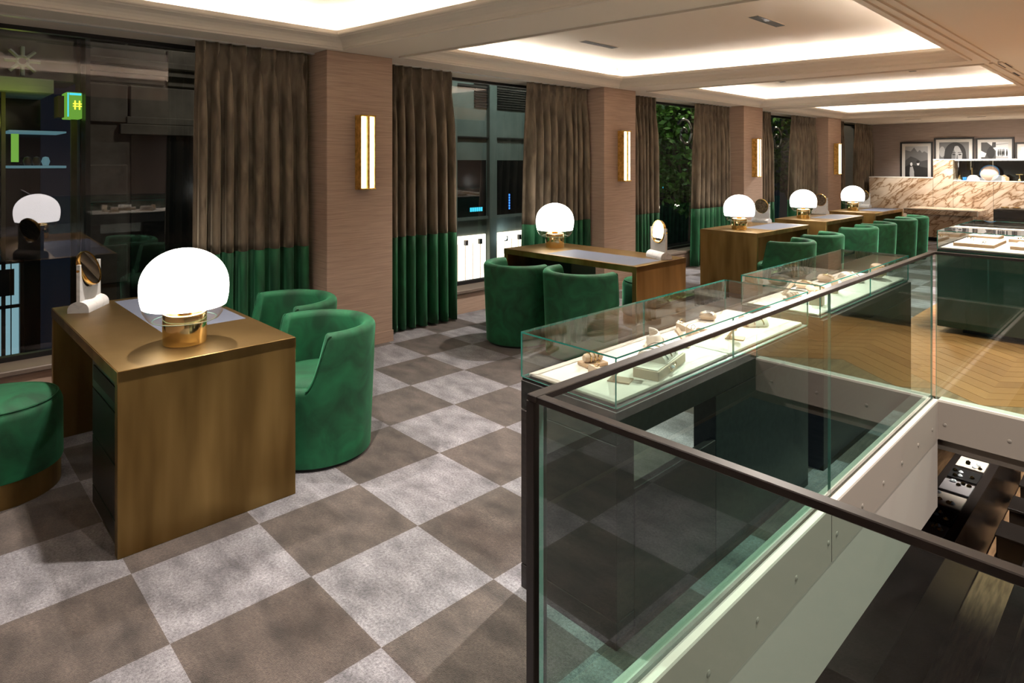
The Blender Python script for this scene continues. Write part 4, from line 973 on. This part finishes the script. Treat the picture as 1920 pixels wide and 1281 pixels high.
b = B(); b.box(XO+.2205, XO+.224, 1.43, 1.442, 2.17, 2.46); b.box(XO+.2205, XO+.224, 1.45, 1.57, 2.435, 2.46); obj('sign_highlight', b, 'sign_cyan', sh)  # cyan top highlight of the sign, added as glowing strips
b = B()
for y in (1.50, 1.545): b.box(XO+.221, XO+.226, y, y+.014, 2.26, 2.37)
for z in (2.295, 2.325): b.box(XO+.221, XO+.226, 1.485, 1.575, z, z+.012)
obj('sign_mark', b, 'sign_mark', sh)
b = B(); b.box(XO-.9, XO-.1, -4, 1.58, 2.62, 5.2); obj('upper_wall', b, 'night_stone', sh)
b = B(); b.box(XO-.9, XO-.85, -4, 1.30, -3.6, 2.44); obj('shop_back', b, 'dark_pane', sh)
b = B(); b.box(XO-.8, XO-.05, .90, 1.46, 1.545, 1.575); b.box(XO-.8, XO-.05, .90, 1.46, 1.98, 2.0); obj('display_shelf', b, 'glow_cyan', sh)  # shelf boards glow in place of a lit teal display
b = B(); b.box(XO-.2, XO-.15, .93, 1.00, 1.62, 1.96); obj('screen', b, 'screen_mix', sh)
for k, y in enumerate((1.08, 1.17, 1.26)):
    b = B(); b.lathe([(0, 0), (.03, .0), (.045, .05), (.03, .10), (0, .11)], 12, (XO-.12, y, 1.578)); obj('vase', b, 'jewel_black' if k != 2 else 'glow_cyan', sh, True)  # last vase glows as a small cyan highlight
b = B(); b.box(XO-.05, XO+.02, .82, .86, -1, 2.44); b.box(XO-.05, XO+.02, 1.50, 1.56, -1, 2.44); obj('door_post', b, 'night_stone', sh)
b = B(); b.box(XO+.0, XO+.01, .3, .985, -1.4, .42); obj('lit_door', b, 'door_glow', sh)
b = B(); b.box(XO+.012, XO+.03, .3, 1.0, -.10, -.06); b.box(XO+.012, XO+.03, .905, .915, -1.4, .42); b.box(XO+.012, XO+.03, .3, .94, .05, .36); b.box(XO+.0, XO+.05, .99, 1.03, -1.4, .46); b.box(XO, XO+.05, .3, 1.03, .425, .46); obj('door_frame', b, 'frame_dark', sh)
cb = thing('concrete_building', 'grey concrete building with dark windows and lit shop, seen through the second window', 'building')
b = B(); b.box(XO-.4, XO-.05, 6.2, 11.5, -3.6, 6); obj('wall', b, 'concrete', cb)
for y0, y1 in ((6.6, 7.4), (7.6, 8.40), (8.65, 9.48), (9.7, 10.5)):
    b = B(); b.box(XO-.06, XO-.03, y0, y1, .56, 1.67); w = obj('window', b, 'dark_pane', cb)
    b = B(); b.box(XO-.05, XO+.02, y0-.02, y1+.02, .50, .56); obj('window_sill', b, 'concrete', cb)
    b = B(); b.box(XO-.055, XO-.02, y0+.02, y1-.02, -1.0, .20); obj('shop_window', b, 'shop_lit', cb)
    for q in range(4): b = B(); yy = y0+.06+q*.19; b.box(XO-.02, XO-.012, yy, yy+.006, -.95, .05); obj('panel_line', b, 'tan_prop', cb)
    b = B(); b.box(XO-.02, XO+.04, y0+.22, y0+.28, .02, .12); b.box(XO-.02, XO+.04, y1-.22, y1-.16, .02, .12); obj('track_spot', b, 'frame_dark', cb)
for y in (6.5, 7.5, 8.52, 9.6): b = B(); b.box(XO-.06, XO+.05, y-.09, y+.11, -3.6, 6, bev=.01); obj('pier', b, 'concrete', cb)
b = B(); b.box(XO-.06, XO+.02, 6.2, 11.5, 2.10, 2.13); b.box(XO-.06, XO+.02, 6.2, 11.5, 3.1, 3.14); obj('joint_line', b, 'frame_dark', cb)
b = B()
for i in range(10): b.box(XO-.04, XO+.0, 8.1, 9.6, 2.72+.05*i, 2.74+.05*i)
obj('louvre', b, 'frame_dark', cb)
b = B(); b.lathe([(0, .05), (.035, .035), (.05, 0), (.035, -.035), (0, -.05)], 12, (XO+.1, 8.78, .10)); obj('street_lamp_glow', b, 'lamp_point', cb)
b = B()
for i in range(6): b.box(XO-.028, XO-.02, 7.98+.055*i, 8.02+.055*i, .66, .74)
obj('cyan_letters', b, 'sign_cyan', cb)
b = B()
for i in range(6): b.box(XO-.028, XO-.02, 9.02, 9.05, .66+.055*i, .70+.055*i)
obj('blue_letters', b, 'sign_blue', cb)
fb = thing('far_building', 'dark far building with coloured lights beyond the tree', 'building')
b = B(); b.box(-16.4, -16, 12, 34, -3.6, 7); obj('wall', b, 'night_stone', fb)
rnd = random.Random(9)
for k in range(16):
    y = rnd.uniform(17, 33); z = rnd.choice((-.4, .2, .5, .9, 1.0)); b = B(); w = rnd.uniform(.15, .6); b.box(-15.99, -15.95, y, y+w, z, z+rnd.uniform(.1, .35)); obj('lit_sign', b, rnd.choice(('sign_cyan', 'sign_red', 'glow_cyan', 'sign_blue', 'shop_lit')), fb)
# scroll brackets hung outside the upper windows
for yy, lab in ((9.75, 'black iron scroll bracket outside the third window'), (13.4, 'black iron scroll bracket outside the fourth window')):
    t = thing('scroll_bracket', lab, 'bracket', (X_PANE-.35, yy, 2.12))
    b = B(); b.tube([(0, (.05+.0105*i)*math.cos(.42*i), (.05+.0105*i)*math.sin(.42*i)) for i in range(22)], .022, 8); obj('scroll', b, 'steel', t, True)
    b = B(); b.box(-.02, .24, .28, .32, -.02, .02); obj('arm', b, 'frame_dark', t)

def tree(x, y, z, lab, seed, R, n):
    rnd = random.Random(seed); t = thing('street_tree', lab, 'tree', (x, y, -3.6))
    b = B(); b.tube([(0, 0, 0), (.05, .02, 2), (0, .05, 4), (.1, 0, 5.4)], [.16, .13, .10, .05], 8)
    for k in range(7):
        a = 2*PI*k/7; b.tube([(0, .03, 3.4+.25*k), (.6*math.cos(a), .6*math.sin(a), 4.2+.25*k), (1.0*math.cos(a), 1.1*math.sin(a), 4.9+.22*k)], [.06, .04, .015], 6)
    obj('trunk', b, 'bark', t, True)
    b = B()
    for _ in range(n):
        d = Vector((rnd.gauss(0, 1), rnd.gauss(0, 1), rnd.gauss(0, 1))).normalized()*R*rnd.uniform(.45, 1)**.6
        c = Vector((d.x, d.y, d.z*1.25 + z+3.6)); u = Vector((rnd.gauss(0, 1), rnd.gauss(0, 1), rnd.gauss(0, .6))).normalized(); v = u.cross(Vector((rnd.gauss(0, 1), rnd.gauss(0, 1), rnd.gauss(0, 1)))).normalized(); s = rnd.uniform(.06, .11)
        b.bm.faces.new([b.bm.verts.new(c+p) for p in (u*s, v*s*.5, -u*s, -v*s*.5)])
    o = obj('leaves', b, 'leaf', t); o['kind'] = 'stuff'
tree(-7.9, 13.6, 2.2, 'leafy green street tree outside the third window', 4, 1.5, 5200)
tree(-7.6, 18.2, 2.6, 'bright leafy street tree outside the fourth window', 8, 1.5, 4200)
# lamps added out of view to light the facades and trees
def outdoor_fill(x, y, z, e, col, lab, soft=.15):
    t = thing('outdoor_fill_lamp', lab, 'lamp', (x, y, z))
    b = B(); b.lathe([(0, .08), (.10, .06), (.14, 0), (.0, 0)], 14); obj('lamp_head', b, 'frame_dark', t, True)
    b = B(); b.tube([(0, 0, .07), (0, 0, .6), (-.6, 0, 1.0)], .02, 8); obj('arm', b, 'frame_dark', t)
    d = bpy.data.lights.new('outdoor_fill_bulb', 'POINT'); d.energy = e; d.color = col; d.shadow_soft_size = soft
    o = bpy.data.objects.new('outdoor_fill_bulb', d); C.objects.link(o); o.parent = t; o.location = (0, 0, -.16)
outdoor_fill(-7.4, 3.4, 4.6, 90, (1, .85, .65), 'added lamp out of view, lighting the stone facade')
outdoor_fill(-7.4, 8.3, 4.8, 150, (.8, 1, .9), 'added lamp out of view, lighting the concrete facade')
outdoor_fill(-6.9, 12.2, 4.2, 70, (1, .95, .7), 'added lamp out of view, lighting the nearer tree')
outdoor_fill(-6.8, 16.8, 4.2, 90, (1, .95, .7), 'added lamp out of view, lighting the further tree')
d = bpy.data.lights.new('shop_glow', 'POINT'); d.energy = 4.0; d.color = (.80, .9, .1); d.shadow_soft_size = .1
o = bpy.data.objects.new('shop_glow', d); C.objects.link(o); o.location = (XO+.5, .9, 2.2)
